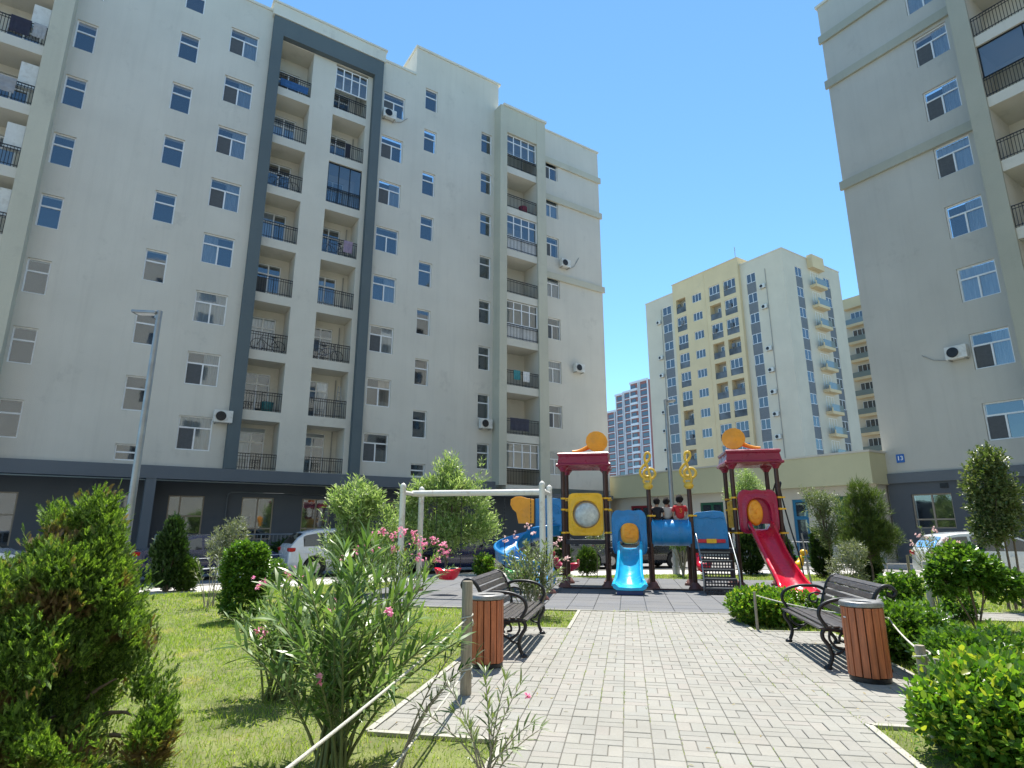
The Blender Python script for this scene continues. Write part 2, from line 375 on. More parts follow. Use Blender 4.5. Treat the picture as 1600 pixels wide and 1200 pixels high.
fm = MB(); fm.box(3.87, 4.42, -.28, .3, 4.12, 29.1); fm.box(9.7, 10.22, -.28, .3, 4.12, 29.1); fm.box(4.42, 9.7, -.28, .3, 27.97, 29.1)
split(fm, 'bay_frame', M['slate'], LB)
cp = MB(); cp.box(3.78, 10.3, -.34, .6, 29.103, 29.86); cp.box(3.7, 10.38, -.40, .66, 29.863, 29.98)
cp.box(-12.6, 3.775, -.06, .4, 29.452, 29.6); cp.box(10.305, 12.44, -.06, .4, 29.452, 29.6); cp.box(12.37, 18.75, -.08, .4, 31.553, 31.7); cp.box(12.37, 12.7, .402, 6, 31.553, 31.7)
cp.box(18.52, 22.1, -.88, .2, 29.402, 29.56); cp.box(22.103, 27.68, -.08, .2, 29.602, 29.72)
split(cp, 'parapet', M['cap'], LB)
# far-left bay behind the sage pilaster
gl = MB(); gl.box(-5.18, -4.47, -.8, .4, 4.1, 29.4)
gl.box(-9.7, -9.0, -.8, .4, 4.1, 29.4); gl.box(-9.0, -5.183, -.79, .3, 28.0, 29.4)
# right wing frame
gl.box(18.3, 18.83, -.8, .0, 3.9, 29.4); gl.box(21.28, 22.0, -.8, .02, 3.9, 29.4); gl.box(18.833, 21.277, -.79, .0, 27.45, 29.4)
for z in (26.95, 23.98, 18.05): gl.box(22.004, 27.72, -.14, .0, z, z + .45)
split(gl, 'pilaster', M['green'], LB)
wb = MB(); wb2 = MB()
for k in range(8):
    z0 = zk[k] - .03
    wb.box(18.834, 21.276, -.70, .9, z0 - .48, z0)      # slab
    recess(wb, 18.834, 21.276, z0, z0 + 2.52, -.7, 1.6, dx=18.9, dw=1.0)
    wb2.box(-8.997, -5.184, -.70, .9, z0 - .48, z0)
    recess(wb2, -8.997, -5.184, z0, z0 + 2.52, -.7, 1.6, dx=-6.9, dw=1.25)
wb.quad((18.836, -.7, 3.5), (18.836, .9, 3.5), (18.836, .9, 27.4), (18.836, -.7, 27.4)); wb.quad((21.274, -.7, 3.5), (21.274, -.7, 27.4), (21.274, .9, 27.4), (21.274, .9, 3.5))
wb2.quad((-5.186, -.7, 3.5), (-5.186, -.7, 27.4), (-5.186, .9, 27.4), (-5.186, .9, 3.5)); wb2.build('balcony', M['balc'], LB)
wb.build('balcony', M['balc'], LB)
for k in range(8):
    z0 = zk[k] - .03
    win(['d', 'dcl'][k % 2], 1.0, 2.1, 19.4, .98, z0 + .02, LB); rail(2.43, 20.055, -.69, z0 + .02, LB, .93)
    win(['dcr', 'd'][k % 2], 1.25, 2.1, -6.275, .98, z0 + .02, LB); rail(3.75, -7.08, -.69, z0 + .02, LB, .93)
    if k in (0, 3, 5, 7):
        glazing(2.43, 1.5, 20.055, -.62, z0 + .98, LB)
        if k in (3, 5):
            mb = MB(); mb.box(18.86, 21.25, -.6, -.57, z0 + .05, z0 + .95); mb.build('balcony_panel', M['upvc'], LB)
    if k > 2:
        mb = MB(); mb.box(-5.85, -5.25, -.45, -.2, z0 + .9, z0 + 2.1); mb.build('balcony_cabinet', M['acw'], LB)
vv = ['n', 'n', 'n', 'n', 'n']
for k, h in enumerate(A_): win('n', .8, 1.53, (h[0] + h[1]) / 2, .09, h[2], LB)
for k, h in enumerate(B_): win('n' if h[3] - h[2] > 1 else 's', h[1] - h[0], h[3] - h[2], (h[0] + h[1]) / 2, .09, h[2], LB)
for k, h in enumerate(C_): win(['wxc', 'wxcr', 'wc', 'wcl', 'wxcr', 'wxcr', 'wxcr', 'wxcr'][k], 1.38, 1.55, (h[0] + h[1]) / 2, .09, h[2], LB)
for k, h in enumerate(E_): win(['wx', 'wcwr', 'wxcr', 'wcr', 'w', 'wxcr', 'wx', 'wx'][k], 1.37, 1.52, (h[0] + h[1]) / 2, .09, h[2], LB)
for k, h in enumerate(F_): win('n' if h[3] - h[2] > 1 else 's', h[1] - h[0], h[3] - h[2], (h[0] + h[1]) / 2, .09, h[2], LB)
for k, h in enumerate(G_): win('n', h[1] - h[0], h[3] - h[2], (h[0] + h[1]) / 2, .09, h[2], LB)
for k, h in enumerate(Hh): win(['wc', 'wx'][k % 2], h[1] - h[0], h[3] - h[2], (h[0] + h[1]) / 2, .09, h[2], LB)
# ground floor set back behind a slate band
bd = MB(); bd.box(-12, 18.29, -.42, .25, 3.55, 4.098); bd.box(.95, 1.33, -.40, .95, 0, 3.547); bd.box(18.0, 27.62, -.25, .5, 3.3, 3.548); bd.box(9.9, 10.25, -.40, .95, 0, 3.547)
split(bd, 'band', M['band'], LB)
gf = MB(); k_ = 31.0 / DL
GW = [(1.95, 3.4, 0.1, 2.92, 'u'), (5.0, 6.45, .95, 2.92, 't'), (7.8, 9.2, .95, 2.92, 't'), (-.5, .55, .95, 2.92, 't'), (-4.9, -3.3, 0.1, 2.9, 'uk'), (12.0, 13.4, .95, 2.92, 't'), (15.0, 17.0, .1, 2.92, 'u'), (22.5, 24.0, .95, 2.92, 't')]
facade(gf, -12, 27.6, 0, 3.55, .96, [g[:4] for g in GW]); gf.build('ground_floor_wall', M['slatelow'], LB)
for g in GW: win(g[4], g[1] - g[0] - .004, g[3] - g[2] - .004, (g[0] + g[1]) / 2, 1.0, g[2] + .002, LB)
pp_ = MB(); pp_.tube([(4.35, .9, .3), (4.35, .9, 2.9), (4.38, .9, 3.05), (4.5, .9, 3.12), (9.3, .9, 3.12)], .035, 8); pp_.build('drainpipe', M['band'], LB, smooth=True)
# ============================================================ RIGHT BLOCK (local x = -s)
RB = empty('apartment_building', grid_origin(0, DR, 'R'), RZR, 'darker grey block with sage ledges and slate base, cut off by the right edge', 'building')
wm = MB(); Wr = [(-9.40, -8.02, 4.95 + 3 * k, 6.50 + 3 * k) for k in range(8)]
facade(wm, -13.5, -6.9, 3.9, 29.95, 0, Wr); wm.quad((-13.5, 0, 0), (-13.5, 0, 29.95), (-13.5, 12, 29.95), (-13.5, 12, 0))
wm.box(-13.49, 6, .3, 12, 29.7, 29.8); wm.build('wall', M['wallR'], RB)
for k in range(8): win(['wx', 'wxcr', 'wc', 'wcr', 'wxc', 'wxcr', 'wxcr', 'wc'][k], 1.38, 1.55, -8.71, .09, 4.95 + 3 * k, RB)
gl = MB(); gl.box(-7.5, -6.85, -1.3, .2, 3.9, 29.9); gl.box(-2.2, -1.6, -1.3, .2, 3.9, 29.9)
for z in (27.55, 24.65, 18.5): gl.box(-13.62, -7.503, -.14, .0, z, z + .47)
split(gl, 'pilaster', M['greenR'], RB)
wb = MB()
for k in range(9):
    z0 = zk[0] + 3 * k; wb.box(-6.847, -2.203, -1.2, .9, z0 - .48, z0)
    if k < 8: recess(wb, -6.847, -2.203, z0, z0 + 2.52, -1.2, 2.1, dx=-5.2, dw=1.25)
wb.quad((-6.845, -1.2, 3.5), (-6.845, .9, 3.5), (-6.845, .9, 27.4), (-6.845, -1.2, 27.4)); wb.build('balcony', M['balc'], RB)
for k in range(8):
    z0 = zk[k]; rail(4.63, -4.525, -1.19, z0 + .02, RB, .95); win(['d', 'dcr'][k % 2], 1.25, 2.1, -4.575, .98, z0 + .02, RB)
    if k in (5,): glazing(4.6, 1.52, -4.525, -1.12, z0 + .98, RB, dark=True)
cp = MB(); cp.box(-13.6, -7.5, -.08, .3, 29.952, 30.1); cp.box(-7.58, 3, -1.38, .3, 29.902, 30.06); split(cp, 'parapet', M['cap'], RB)
bd = MB(); bd.box(-13.56, 3, -.1, .3, 3.45, 3.895); bd.build('band', M['band'], RB)
gf = MB(); facade(gf, -13.5, 3, 0, 3.45, .02, [(-12.6, -11.05, 1.47, 2.94)], .2); gf.build('ground_floor_wall', M['slatelow'], RB)
gf2 = MB(); gf2.quad((-13.5, .02, 0), (-13.5, .02, 3.45), (-13.5, 1, 3.45), (-13.5, 1, 0)); gf2.box(-11.4, -11.1, -.02, .02, 3.15, 3.35); gf2.build('vent', M['iron'], RB)
win('t', 1.546, 1.466, -11.825, .1, 1.472, RB)
# number plate
sg = empty('number_plate', tuple(Vector(grid_origin(12.78, DR, 'R')) + Vector((0, 0, 4.55))), RZR, 'blue house-number plate reading 13 on the grey wall', 'sign')
mb = MB(); mb.box(-.17, .17, -.035, -.01, -.19, .19); mb.build('plate', pmat('sign_blue', (.02, .12, .42), .35), sg, bevel=.008)
def text(name, s, size, m, parent, loc, rot=(PI / 2, 0, 0), ext=.002):
    c = bpy.data.curves.new(name, 'FONT'); c.body = s; c.size = size; c.extrude = ext; c.align_x = 'CENTER'; c.align_y = 'CENTER'; c.offset = .004
    o = bpy.data.objects.new(name, c); COL.objects.link(o); o.parent = parent; o.location = loc; o.rotation_euler = rot
    bpy.context.view_layer.update()
    me = bpy.data.meshes.new_from_object(o.evaluated_get(bpy.context.evaluated_depsgraph_get())); bpy.data.objects.remove(o)
    o2 = link(name, me, m, parent); o2.location = loc; o2.rotation_euler = rot; me.materials.clear(); me.materials.append(m); return o2
text('digits', '13', .27, M['upvc'], sg, (0, -.038, 0))
# ============================================================ LOW SHOP BUILDING (local x = -s, facade d 28)
SH = empty('shop_building', grid_origin(0, 28.0, 'R'), RZR, 'low one-storey shop building with an olive fascia between the grey blocks', 'building')
fm = MB(); fm.box(-46, -13.42, 0, .75, 3.42, 4.83); fm.box(-14.2, -13.42, .752, 1.6, 3.42, 4.83); split(fm, 'fascia', M['fascia'], SH)
fc = MB(); fc.box(-46, -13.36, -.05, .8, 4.832, 4.92); fc.box(-14.2, -13.36, .803, 8, 4.832, 4.92); fc.box(-46, -14.0, .85, 8, 4.3, 4.4); fc.build('parapet', M['beige'], SH)
sm = MB(); SHW = [(-17.75, -16.95, .05, 2.88, 'teal'), (-23.5, -21.9, 1.0, 2.92, 'greenf'), (-29.2, -27.3, 1.0, 2.9, 'redf'), (-15.6, -14.9, 1.0, 2.95, 'greenf'), (-20.6, -19.4, .05, 2.9, 'greenf'), (-26, -24.8, 1.0, 2.9, 'redf')]
facade(sm, -46, -13.6, 0, 3.42, .62, [s[:4] for s in SHW], .2); sm.quad((-13.6, .62, 0), (-13.6, 8, 0), (-13.6, 8, 3.42), (-13.6, .62, 3.42)); sm.build('wall', M['beige'], SH)
CF = {'teal': pmat('teal_frame', (.02, .16, .30), .4), 'greenf': pmat('green_frame', (.02, .10, .06), .4), 'redf': pmat('red_frame', (.22, .02, .03), .4)}
for a, b, c, d, k in SHW:
    f = frame_mb(b - a, d - c, [(0, 1, .68, .68)] if k == 'teal' else [(.5, .5, 0, 1)], .14).build('window' if k != 'teal' else 'door', CF[k], SH); f.location = ((a + b) / 2, .66, c)
    p = MB(); p.quad((-(b - a) / 2 + .05, .035, .05), ((b - a) / 2 - .05, .035, .05), ((b - a) / 2 - .05, .035, d - c - .05), (-(b - a) / 2 + .05, .035, d - c - .05)); p.build('pane', M['glass'], f)
# ============================================================ CREAM TOWER (corner block)
TW = empty('apartment_building', grid_origin(0, 71.2, 'R'), RZR, 'tall cream and yellow block beyond the playground, corner facing the camera', 'building')
def far_win(w, h, parent, m=None, bars=1):
    key = ('far', round(w, 2), round(h, 2), parent.name, bars)
    if key in WPROTO: return copy_tree(WPROTO[key], parent)
    f = MB(); t = .07
    f.box(-w / 2, w / 2, 0, .05, 0, t); f.box(-w / 2, w / 2, 0, .05, h - t, h); f.box(-w / 2, -w / 2 + t, 0, .05, t, h - t); f.box(w / 2 - t, w / 2, 0, .05, t, h - t)
    for i in range(bars): x = -w / 2 + w * (i + 1) / (bars + 1); f.box(x - t / 2, x + t / 2, .003, .047, t, h - t)
    fr = f.build('window', M['upvc'], parent); p = MB(); p.quad((-w / 2 + .05, .03, .05), (w / 2 - .05, .03, .05), (w / 2 - .05, .03, h - .05), (-w / 2 + .05, .03, h - .05)); p.build('pane', M['farglass'], fr)
    WPROTO[key] = fr; return fr
wm = MB(); ym = MB(); gm = MB(); bmx = MB(); im = MB()
# left face: x = -s ; cream, yellow middle, cream
nf = 12; z0f = [1.35 + 3 * k for k in range(12)]
hs1 = [(-63.25, -61.4, z0f[k] + .9, z0f[k] + 2.3) for k in range(12)]
hs2 = [(-47.4, -45.95, z0f[k] + .9, z0f[k] + 2.3) for k in range(12)]
def strip(x0, x1, y, mbx, parent, zs, top, w):
    """grey panels between stacked windows, set slightly back in the wall"""
    for k, z in enumerate(zs):
        lo = zs[k] + 2.3 - 3 if k else 0; mbx.box(x0, x1, y + .05, y + .12, lo, z + .9)
        o = far_win(w, 1.4, parent, bars=1); o.location = ((x0 + x1) / 2, y + .06, z + .9)
facade(wm, -66.9, -60.5, 0, 38.5, 0, [(-63.25, -61.4, 0, z0f[11] + 2.3, .13)]); facade(wm, -48.3, -41.7, 0, 38.5, 0, [(-47.4, -45.95, 0, z0f[11] + 2.3, .13)])
strip(-63.25, -61.4, 0, gm, TW, z0f, 38, 1.84); strip(-47.4, -45.95, 0, gm, TW, z0f, 38, 1.44)
holes = []
for k in range(12):
    z = z0f[k]
    holes += [(-59.9, -58.0, z + .1, z + 2.45, 1.0), (-56.75, -55.0, z + .95, z + 2.25, .1), (-53.55, -51.6, z + .1, z + 2.45, 1.0), (-50.95, -48.9, z + .1, z + 2.45, 1.0)]
facade(ym, -60.5, -48.3, 0, 39.6, -.5, holes)
ym.quad((-60.5, -.5, 0), (-60.5, 0, 0), (-60.5, 0, 39.6), (-60.5, -.5, 39.6)); ym.quad((-48.3, -.5, 0), (-48.3, -.5, 39.6), (-48.3, 3, 39.6), (-48.3, 3, 0)); ym.box(-60.49, -48.31, -.49, 3, 39.4, 39.5)
ym.box(-54.35, -54.25, -.53, -.5, 0, 39.5)
for k in range(12):
    z = z0f[k]
    o = far_win(1.75, 1.3, TW, bars=2); o.location = (-55.875, -.42, z + .95)
    for (a, b) in ((-59.9, -58.0), (-53.55, -51.6), (-50.95, -48.9)):
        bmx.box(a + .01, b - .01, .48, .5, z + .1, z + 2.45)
        if random.random() < .62:
            o = far_win(b - a - .02, 1.35, TW, bars=2); o.name = 'balcony_glazing'; o.location = ((a + b) / 2, -.40, z + 1.08)
        else:
            o = far_win(1.0, 1.9, TW, bars=1); o.name = 'balcony_door'; o.location = ((a + b) / 2 + .2, .42, z + .12)
        im.box(a + .01, b - .01, -.44, -.4, z + .12, z + 1.05)
        if random.random() < .45: 
            x = random.uniform(a + .2, b - .7); im.box(x, x + .5, -.62, -.46, z + 1.1, z + 1.5 + random.random() * .3)
# right face: plane perpendicular; local y runs away from the camera along U
def RFx(xl, yl): return (xl, yl)
# corner at local (-41.7, 0); right face runs along +y at x=-41.7
def rf_facade(mb, y0, y1, z0, z1, holes, depth=.13):
    t = MB(); facade(t, y0, y1, z0, z1, 0, holes, depth)
    mb.add([(-41.7 - v[1], v[0], v[2]) for v in t.v], [f for f in t.f])
rf_facade(wm, 0, 14.45, 0, 38.5, [(2.8, 4.4, 0, z0f[11] + 2.3), (9.9, 11.5, 0, z0f[11] + 2.3)])
for (a, b) in ((2.8, 4.4), (9.9, 11.5)):
    for k, z in enumerate(z0f):
        lo = z0f[k] + 2.3 - 3 if k else 0; gm.box(-41.82, -41.75, a, b, lo, z + .9)
        o = far_win(b - a - .01, 1.4, TW, bars=1); o.location = (-41.76, (a + b) / 2, z + .9); o.rotation_euler = (0, 0, PI / 2)
bt = MB()
for k, z in enumerate(z0f):
    ym.box(-41.698, -40.75, 6.1, 8.9, z - .25, z + .15); ym.box(-40.85, -40.75, 6.1, 6.25, z + .15, z + .6)
    bt.box(-40.80, -40.76, 6.12, 8.88, z + .16, z + 1.05)
    o = far_win(1.9, 2.2, TW, bars=2); o.location = (-41.68, 7.5, z + .16); o.rotation_euler = (0, 0, PI / 2)
ym.box(-41.69, -40.9, 6.0, 9.0, 37.0, 38.95)
wm.box(-66.9, -41.71, .6, 14.4, 38.2, 38.3); wm.quad((-66.9, 0, 0), (-66.9, 0, 38.5), (-66.9, 14, 38.5), (-66.9, 14, 0))
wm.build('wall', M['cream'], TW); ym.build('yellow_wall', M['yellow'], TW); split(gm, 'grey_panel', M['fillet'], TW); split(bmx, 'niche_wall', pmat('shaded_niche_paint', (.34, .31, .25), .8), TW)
split(im, 'balcony_front', pmat('balcony_mixed', (.10, .115, .13), .6, var=.6, vscale=.7), TW); split(bt, 'balcony_glass', glassmat('teal_glass', (.20, .24, .22), .03), TW)
c2 = MB(); c2.box(-66.97, -60.52, -.08, .3, 38.502, 38.62); c2.box(-48.25, -41.62, -.08, .3, 38.502, 38.62); c2.box(-41.92, -41.62, .303, 14.5, 38.502, 38.62); c2.box(-60.6, -48.2, -.6, 3, 39.602, 39.7); split(c2, 'parapet', M['cap'], TW)
an = MB(); an.tube([(-49.5, 1, 39.6), (-49.5, 1, 42.2)], .05, 5); an.build('antenna', M['pipe'], TW)
for x_ in (-44.9, -64.0):
    an = MB(); an.tube([(x_ + .5, -.05, 9), (x_ + .5, -.05, 36.5)], .045, 5); an.build('drain_pipe', M['pipe'], TW)
# round outdoor units beside the window strips
def ac_unit(name_label, loc, rz, group=None, s=1.0, hose=True, hx=-.9, hz=.3):
    t = empty('air_conditioner', loc, rz, name_label, 'air conditioner', group)
    b = MB(); b.box(-.40 * s, .40 * s, -.38 * s, -.10 * s, 0, .56 * s); b.build('casing', M['acw'], t, bevel=.015 * s)
    g = MB(); g.lathe([(.0, .0), (.22 * s, 0), (.22 * s, .012), (.19 * s, .02), (0, .02)], 20, c=(-.10 * s, -.405 * s, .28 * s), M=Matrix.Rotation(PI / 2, 4, 'X'))
    g.build('fan_grille', M['iron'], t)
    k = MB(); k.box(-.32 * s, -.28 * s, -.36 * s, 0, -.05, -.003); k.box(.28 * s, .32 * s, -.36 * s, 0, -.05, -.003); k.build('bracket', M['pipe'], t)
    if hose:
        h = MB(); h.tube([(.38 * s, -.1, .12), (.5 * s * (1 if hx > 0 else -1) , -.04, .08), (hx * .7, -.03, .08 + hz * .3), (hx, -.03, .12 + hz), (hx * 1.05, .02, .2 + hz)], .02, 6); h.build('hose', M['pipe'], t)
    return t
ORD = ['topmost', 'second', 'third', 'fourth', 'fifth', 'sixth', 'lowest']
for i, k in enumerate([11, 10, 8, 7, 6, 5, 4]):
    ac_unit('%s of the small outdoor units stacked right of the yellow part of the cream tower' % ORD[i], tuple(Vector(grid_origin(44.9, 71.2, 'R')) + Vector((0, 0, z0f[k] - .6))), RZR, 'outdoor units in columns on the cream tower', hose=False)
for i, k in enumerate([11, 9, 8, 6, 5, 4, 3]):
    ac_unit('%s of the small outdoor units stacked at the left edge of the cream tower' % ORD[i], tuple(Vector(grid_origin(64.0, 71.2, 'R')) + Vector((0, 0, z0f[k] - .3))), RZR, 'outdoor units in columns on the cream tower', hose=False)
# ============================================================ SECOND YELLOW BLOCK
T2 = empty('apartment_building', grid_origin(0, 100.0, 'R'), RZR, 'pale yellow block with stacked balconies, glimpsed beside the right grey block', 'building')
wm = MB(); ym = MB(); bt = MB(); facade(wm, -49.5, -30, 0, 38.8, 0, [])
wm.quad((-49.5, 0, 0), (-49.5, 0, 38.8), (-49.5, 10, 38.8), (-49.5, 10, 0)); wm.box(-49.4, -30, .1, 10, 38.5, 38.6)
for x0 in (-48.4, -42.5):
    ym.box(x0, x0 + 3.6, -1.0, 0, 37.4, 39.2)
    for k in range(12):
        z = .9 + 3.05 * k; ym.box(x0 + .1, x0 + 3.5, -1.1, -.002, z - .3, z + .12); bt.box(x0 + .12, x0 + 3.48, -1.08, -1.04, z + .13, z + 1.0); bt.box(x0 + .12, x0 + .16, -1.03, -.01, z + .13, z + 1.0)
        o = far_win(2.2, 2.2, T2, bars=2); o.location = (x0 + 1.8, -.06, z + .14)
wm.build('wall', M['cream'], T2); split(ym, 'yellow_balcony', M['yellow'], T2); split(bt, 'balcony_glass', bpy.data.materials['teal_glass'], T2)
# ============================================================ FAR PINK TOWER
T3 = empty('apartment_building', grid_origin(0, 180.0, 'R'), RZR, 'distant pink and white striped high-rise just right of the long grey block', 'building')
pk = MB(); wt = MB(); wd = MB()
X0, X1 = -196, -165
segs = [(-196, -190.0, 51.9), (-190.0, -185.0, 58.6), (-185.0, -180.6, 59.0), (-180.6, -170, 62.2)]
for a, b, t in segs: pk.box(a, b, 0, 16, 0, t); wt.box(a - .2, b + .1, -.5, -.01, t - .4, t + .5)
for x in (-196, -190.9, -189.6, -185.4, -184.6, -180.8, -175.8, -175.0, -170.4): wt.box(x, x + .3, -.6, -.005, 0, [t for a, b, t in segs if a <= x + .3 <= b + .5][0])
cols = [(-195, -191.6, 51), (-188.9, -186.0, 58), (-184.0, -181.4, 58.5), (-174.3, -171.0, 61)]
for a, b, t in cols:
    for k in range(int(t / 2.98)):
        z = t - 2.98 * (k + 1) + .3; wd.box(a, b, -.12, -.006, z + .7, z + 2.3); wt.box(a - .5, b + .4, -.3, -.008, z - .1, z + .22)
for k in range(20):
    z = 61.5 - 2.98 * (k + 1); wt.box(-180.2, -176.0, -1.0, -.009, z, z + .9); wd.box(-180.2, -177.6, -.1, -.007, z + .95, z + 2.6)
pk.build('wall', M['pink'], T3); wt.build('white_trim', M['pwhite'], T3); wd.build('windows', M['farglass'], T3)['kind'] = 'stuff'
# near air conditioners
def onL(s, z, d=DL): return tuple(Vector(grid_origin(s, d, 'L')) + Vector((0, 0, z)))
def onR(s, z, d=DR): return tuple(Vector(grid_origin(s, d, 'R')) + Vector((0, 0, z)))
ac_unit('outdoor unit with a looped hose under the top-floor window right of the slate frame', onL(10.75, 25.4), RZL, hx=1.2, hz=.5)
ac_unit('outdoor unit under a narrow window low beside the sage-framed balcony bay', onL(17.7, 7.2), RZL, hx=.75, hz=.7)
ac_unit('outdoor unit seen side-on against the slate frame, beside the lowest wide window', onL(3.62, 6.2), RZL, hose=False)
ac_unit('outdoor unit alone on the plain far right wall of the long grey block', onL(25.0, 11.7), RZL, hose=False)
ac_unit('outdoor unit with a hanging hose between two sage ledges of the long grey block', onL(24.0, 19.1), RZL, hx=1.4, hz=1.0)
ac_unit('outdoor unit left of a window on the right grey block, hose curling left', onR(9.85, 8.5), RZR, hx=-1.35, hz=.35)

# the block that closes the court behind the camera (it shows in the lower windows)
NB = empty('apartment_building', (float(V[0]) * -9.5, float(V[1]) * -9.5, 0), RZL + PI, 'plain grey block closing the court on the side of the camera', 'building')
wm = MB(); hl_ = [(-40 + 4.2 * i, -38.4 + 4.2 * i, 4.9 + 3 * k, 6.4 + 3 * k) for i in range(18) for k in range(8)]
facade(wm, -42, 38, -.13, 29.5, 0, hl_, .2); wm.quad((-42, 14, 0), (-42, 14, 29.5), (38, 14, 29.5), (38, 14, 0)); wm.box(-42, 38, .3, 14, 29.3, 29.4); wm.quad((-42, 0, 0), (-42, 14, 0), (-42, 14, 29.5), (-42, 0, 29.5)); wm.quad((38, 0, 0), (38, 0, 29.5), (38, 14, 29.5), (38, 14, 0)); wm.build('wall', M['wall'], NB)
q = MB(); q.box(-41.9, 37.9, .21, .24, 4, 29); q.build('window_glass', M['farglass'], NB)

# unseen low block added so the right block's ground-floor window reflects dark slate
AX = empty('reflection_block', grid_origin(-13, DL, 'L'), RZL, 'unseen low slate block added beyond the long grey block for a dark window reflection', 'building')
wm = MB(); wm.box(-34, 0, 0, 9, -.13, 4.1); wm.build('wall', M['slatelow'], AX); wm = MB(); wm.box(-34.1, .1, -.1, 9.1, 4.103, 4.35); wm.build('parapet', M['band'], AX)
# ============================================================ GROUND
def sheet(name, poly, z, m, z0=None, kind='structure'):
    mb = MB()
    if z0 is None: mb.add([(x, y, z) for x, y in poly], [tuple(range(len(poly)))])
    else: mb.prism(poly, z0, z)
    o = mb.build(name, m); recalc(o) if z0 is not None else None
    return tag(o, kind=kind)
road_m = pmat('asphalt', (.22, .215, .205), .85, var=.12, vscale=1.2, bump=.5, bscale=120, dirt=(.24, .235, .225), dscale=.6)
conc_m = pmat('concrete_walk', (.52, .50, .46), .85, var=.08, vscale=2, bump=.3, bscale=80, dirt=(.40, .385, .35), dscale=1.2)
kerb_m = pmat('kerb_concrete', (.36, .345, .30), .8, var=.1, vscale=5, bump=.3)
soil_m = pmat('lawn_soil', (.13, .15, .045), .95, var=.35, vscale=3, bump=.8, bscale=30, dirt=(.20, .18, .08), dscale=1.3)
sheet('ground', [(-400, -200), (400, -200), (400, 700), (-400, 700)], -.135, road_m)
park = [(-3.6, -3), (-6.0, 7), (-8.9, 14.3), (-4.8, 17.4), (0, 19.6), (4.5, 20.75), (11.5, 20.75), (14, 18.6), (15.5, 14), (15.5, -3)]
walk = [(-7.2, -3), (-8.4, 7), (-11.2, 14.6), (-5.6, 19.4), (0, 21.9), (4.5, 23.1), (12.2, 23.1), (15.8, 19.8), (17.5, 14.5), (17.5, -3)]
sheet('pavement', walk, -.035, conc_m, -.133)
sheet('lawn_ground', park, -.023, soil_m)
def sub(a, b): return [a[0] - b[0], a[1] - b[1]]
kb = MB()
for pl in (walk,):
    for i in range(len(pl) - 1):
        a, b = Vector(pl[i]), Vector(pl[i + 1]); d = (b - a).normalized(); n = Vector((-d.y, d.x)) * .12
        kb.add([(a.x, a.y, -.132), (b.x, b.y, -.132), (b.x + n.x, b.y + n.y, -.132), (a.x + n.x, a.y + n.y, -.132), (a.x, a.y, -.01), (b.x, b.y, -.01), (b.x + n.x, b.y + n.y, -.01), (a.x + n.x, a.y + n.y, -.01)], [(0, 3, 2, 1), (4, 5, 6, 7), (0, 1, 5, 4), (1, 2, 6, 5), (2, 3, 7, 6), (3, 0, 4, 7)])
tag(kb.build('kerb', kerb_m), kind='structure')
GZ = -.02          # lawn level; the survey was taken from the path, so everything stands on it
# pavement in front of the facades
fs = MB()
for (s0, s1, d0, d1) in ((-14, 30, 27.9, 29.55),):
    P = [U * s0 + V * d0, U * s1 + V * d0, U * s1 + V * d1, U * s0 + V * d1]; fs.prism([tuple(p) for p in P], -.132, -.005)
for (s0, s1, d0, d1) in ((-4, 13.4, 27.0, 29.3), (13.8, 46, 25.6, 28.5)):
    P = [V * s0 + U * d0, V * s0 + U * d1, V * s1 + U * d1, V * s1 + U * d0]; fs.prism([tuple(p) for p in P], -.131, -.004)
o = fs.build('pavement', conc_m); recalc(o); tag(o, kind='structure')
# paved path, basket weave in columns
PATHS = [(-.92, 1.76, .2, 11.75), (-1.97, -.922, 4.75, 9.65), (1.762, 2.85, 5.6, 10.0), (1.8, 12.5, 11.9, 12.75)]
MAT = (-6.2, 5.6, 11.86, 19.0)
paver_m = island('pavers', [(.285, .28, .25), (.305, .297, .265), (.27, .267, .243), (.315, .304, .27), (.30, .28, .252), (.285, .286, .262), (.30, .293, .26)], .8, .5, 90, .25, ((.20, .195, .17), 1.1, .55))
pv = MB(); W = .206; g = .0042; c = .004
def paver(a, b, p0, p1, z=.0):
    a += g / 2; b -= g / 2; p0 += g / 2; p1 -= g / 2; z += random.uniform(-.003, .003)
    o = [QP(a, p0, z - c), QP(b, p0, z - c), QP(b, p1, z - c), QP(a, p1, z - c)]; t = [QP(a + c, p0 + c, z), QP(b - c, p0 + c, z), QP(b - c, p1 - c, z), QP(a + c, p1 - c, z)]
    l = [QP(a, p0, z - .03), QP(b, p0, z - .03), QP(b, p1, z - .03), QP(a, p1, z - .03)]
    n = len(pv.v); pv.v += l + o + t
    pv.f += [(n + 8, n + 9, n + 10, n + 11)] + [(n + 4 + i, n + 4 + (i + 1) % 4, n + 8 + (i + 1) % 4, n + 8 + i) for i in range(4)] + [(n + i, n + (i + 1) % 4, n + 4 + (i + 1) % 4, n + 4 + i) for i in range(4)]
for (q0, q1, p0, p1) in PATHS:
    nc = max(1, round((q1 - q0) / W)); ww = (q1 - q0) / nc
    for i in range(nc):
        a = q0 + i * ww; p = p0 - (ww if i % 2 else 0); k = 0
        while p < p1 - .01:
            e = min(p + ww, p1); s_ = max(p, p0)
            if e - s_ > .02:
                if k % 2 == 0: paver(a, a + ww / 2, s_, e); paver(a + ww / 2, a + ww, s_, e)
                else:
                    mid = (p + ww / 2)
                    if mid > s_ + .02: paver(a, a + ww, s_, min(mid, e))
                    if e > mid + .02: paver(a, a + ww, max(mid, s_), e)
            p += ww; k += 1
o = pv.build('path', paver_m); tag(o, kind='structure')
gr = MB()
for (q0, q1, p0, p1) in PATHS: gr.add([QP(q0, p0, -.01), QP(q1, p0, -.01), QP(q1, p1, -.01), QP(q0, p1, -.01)], [(0, 1, 2, 3)])
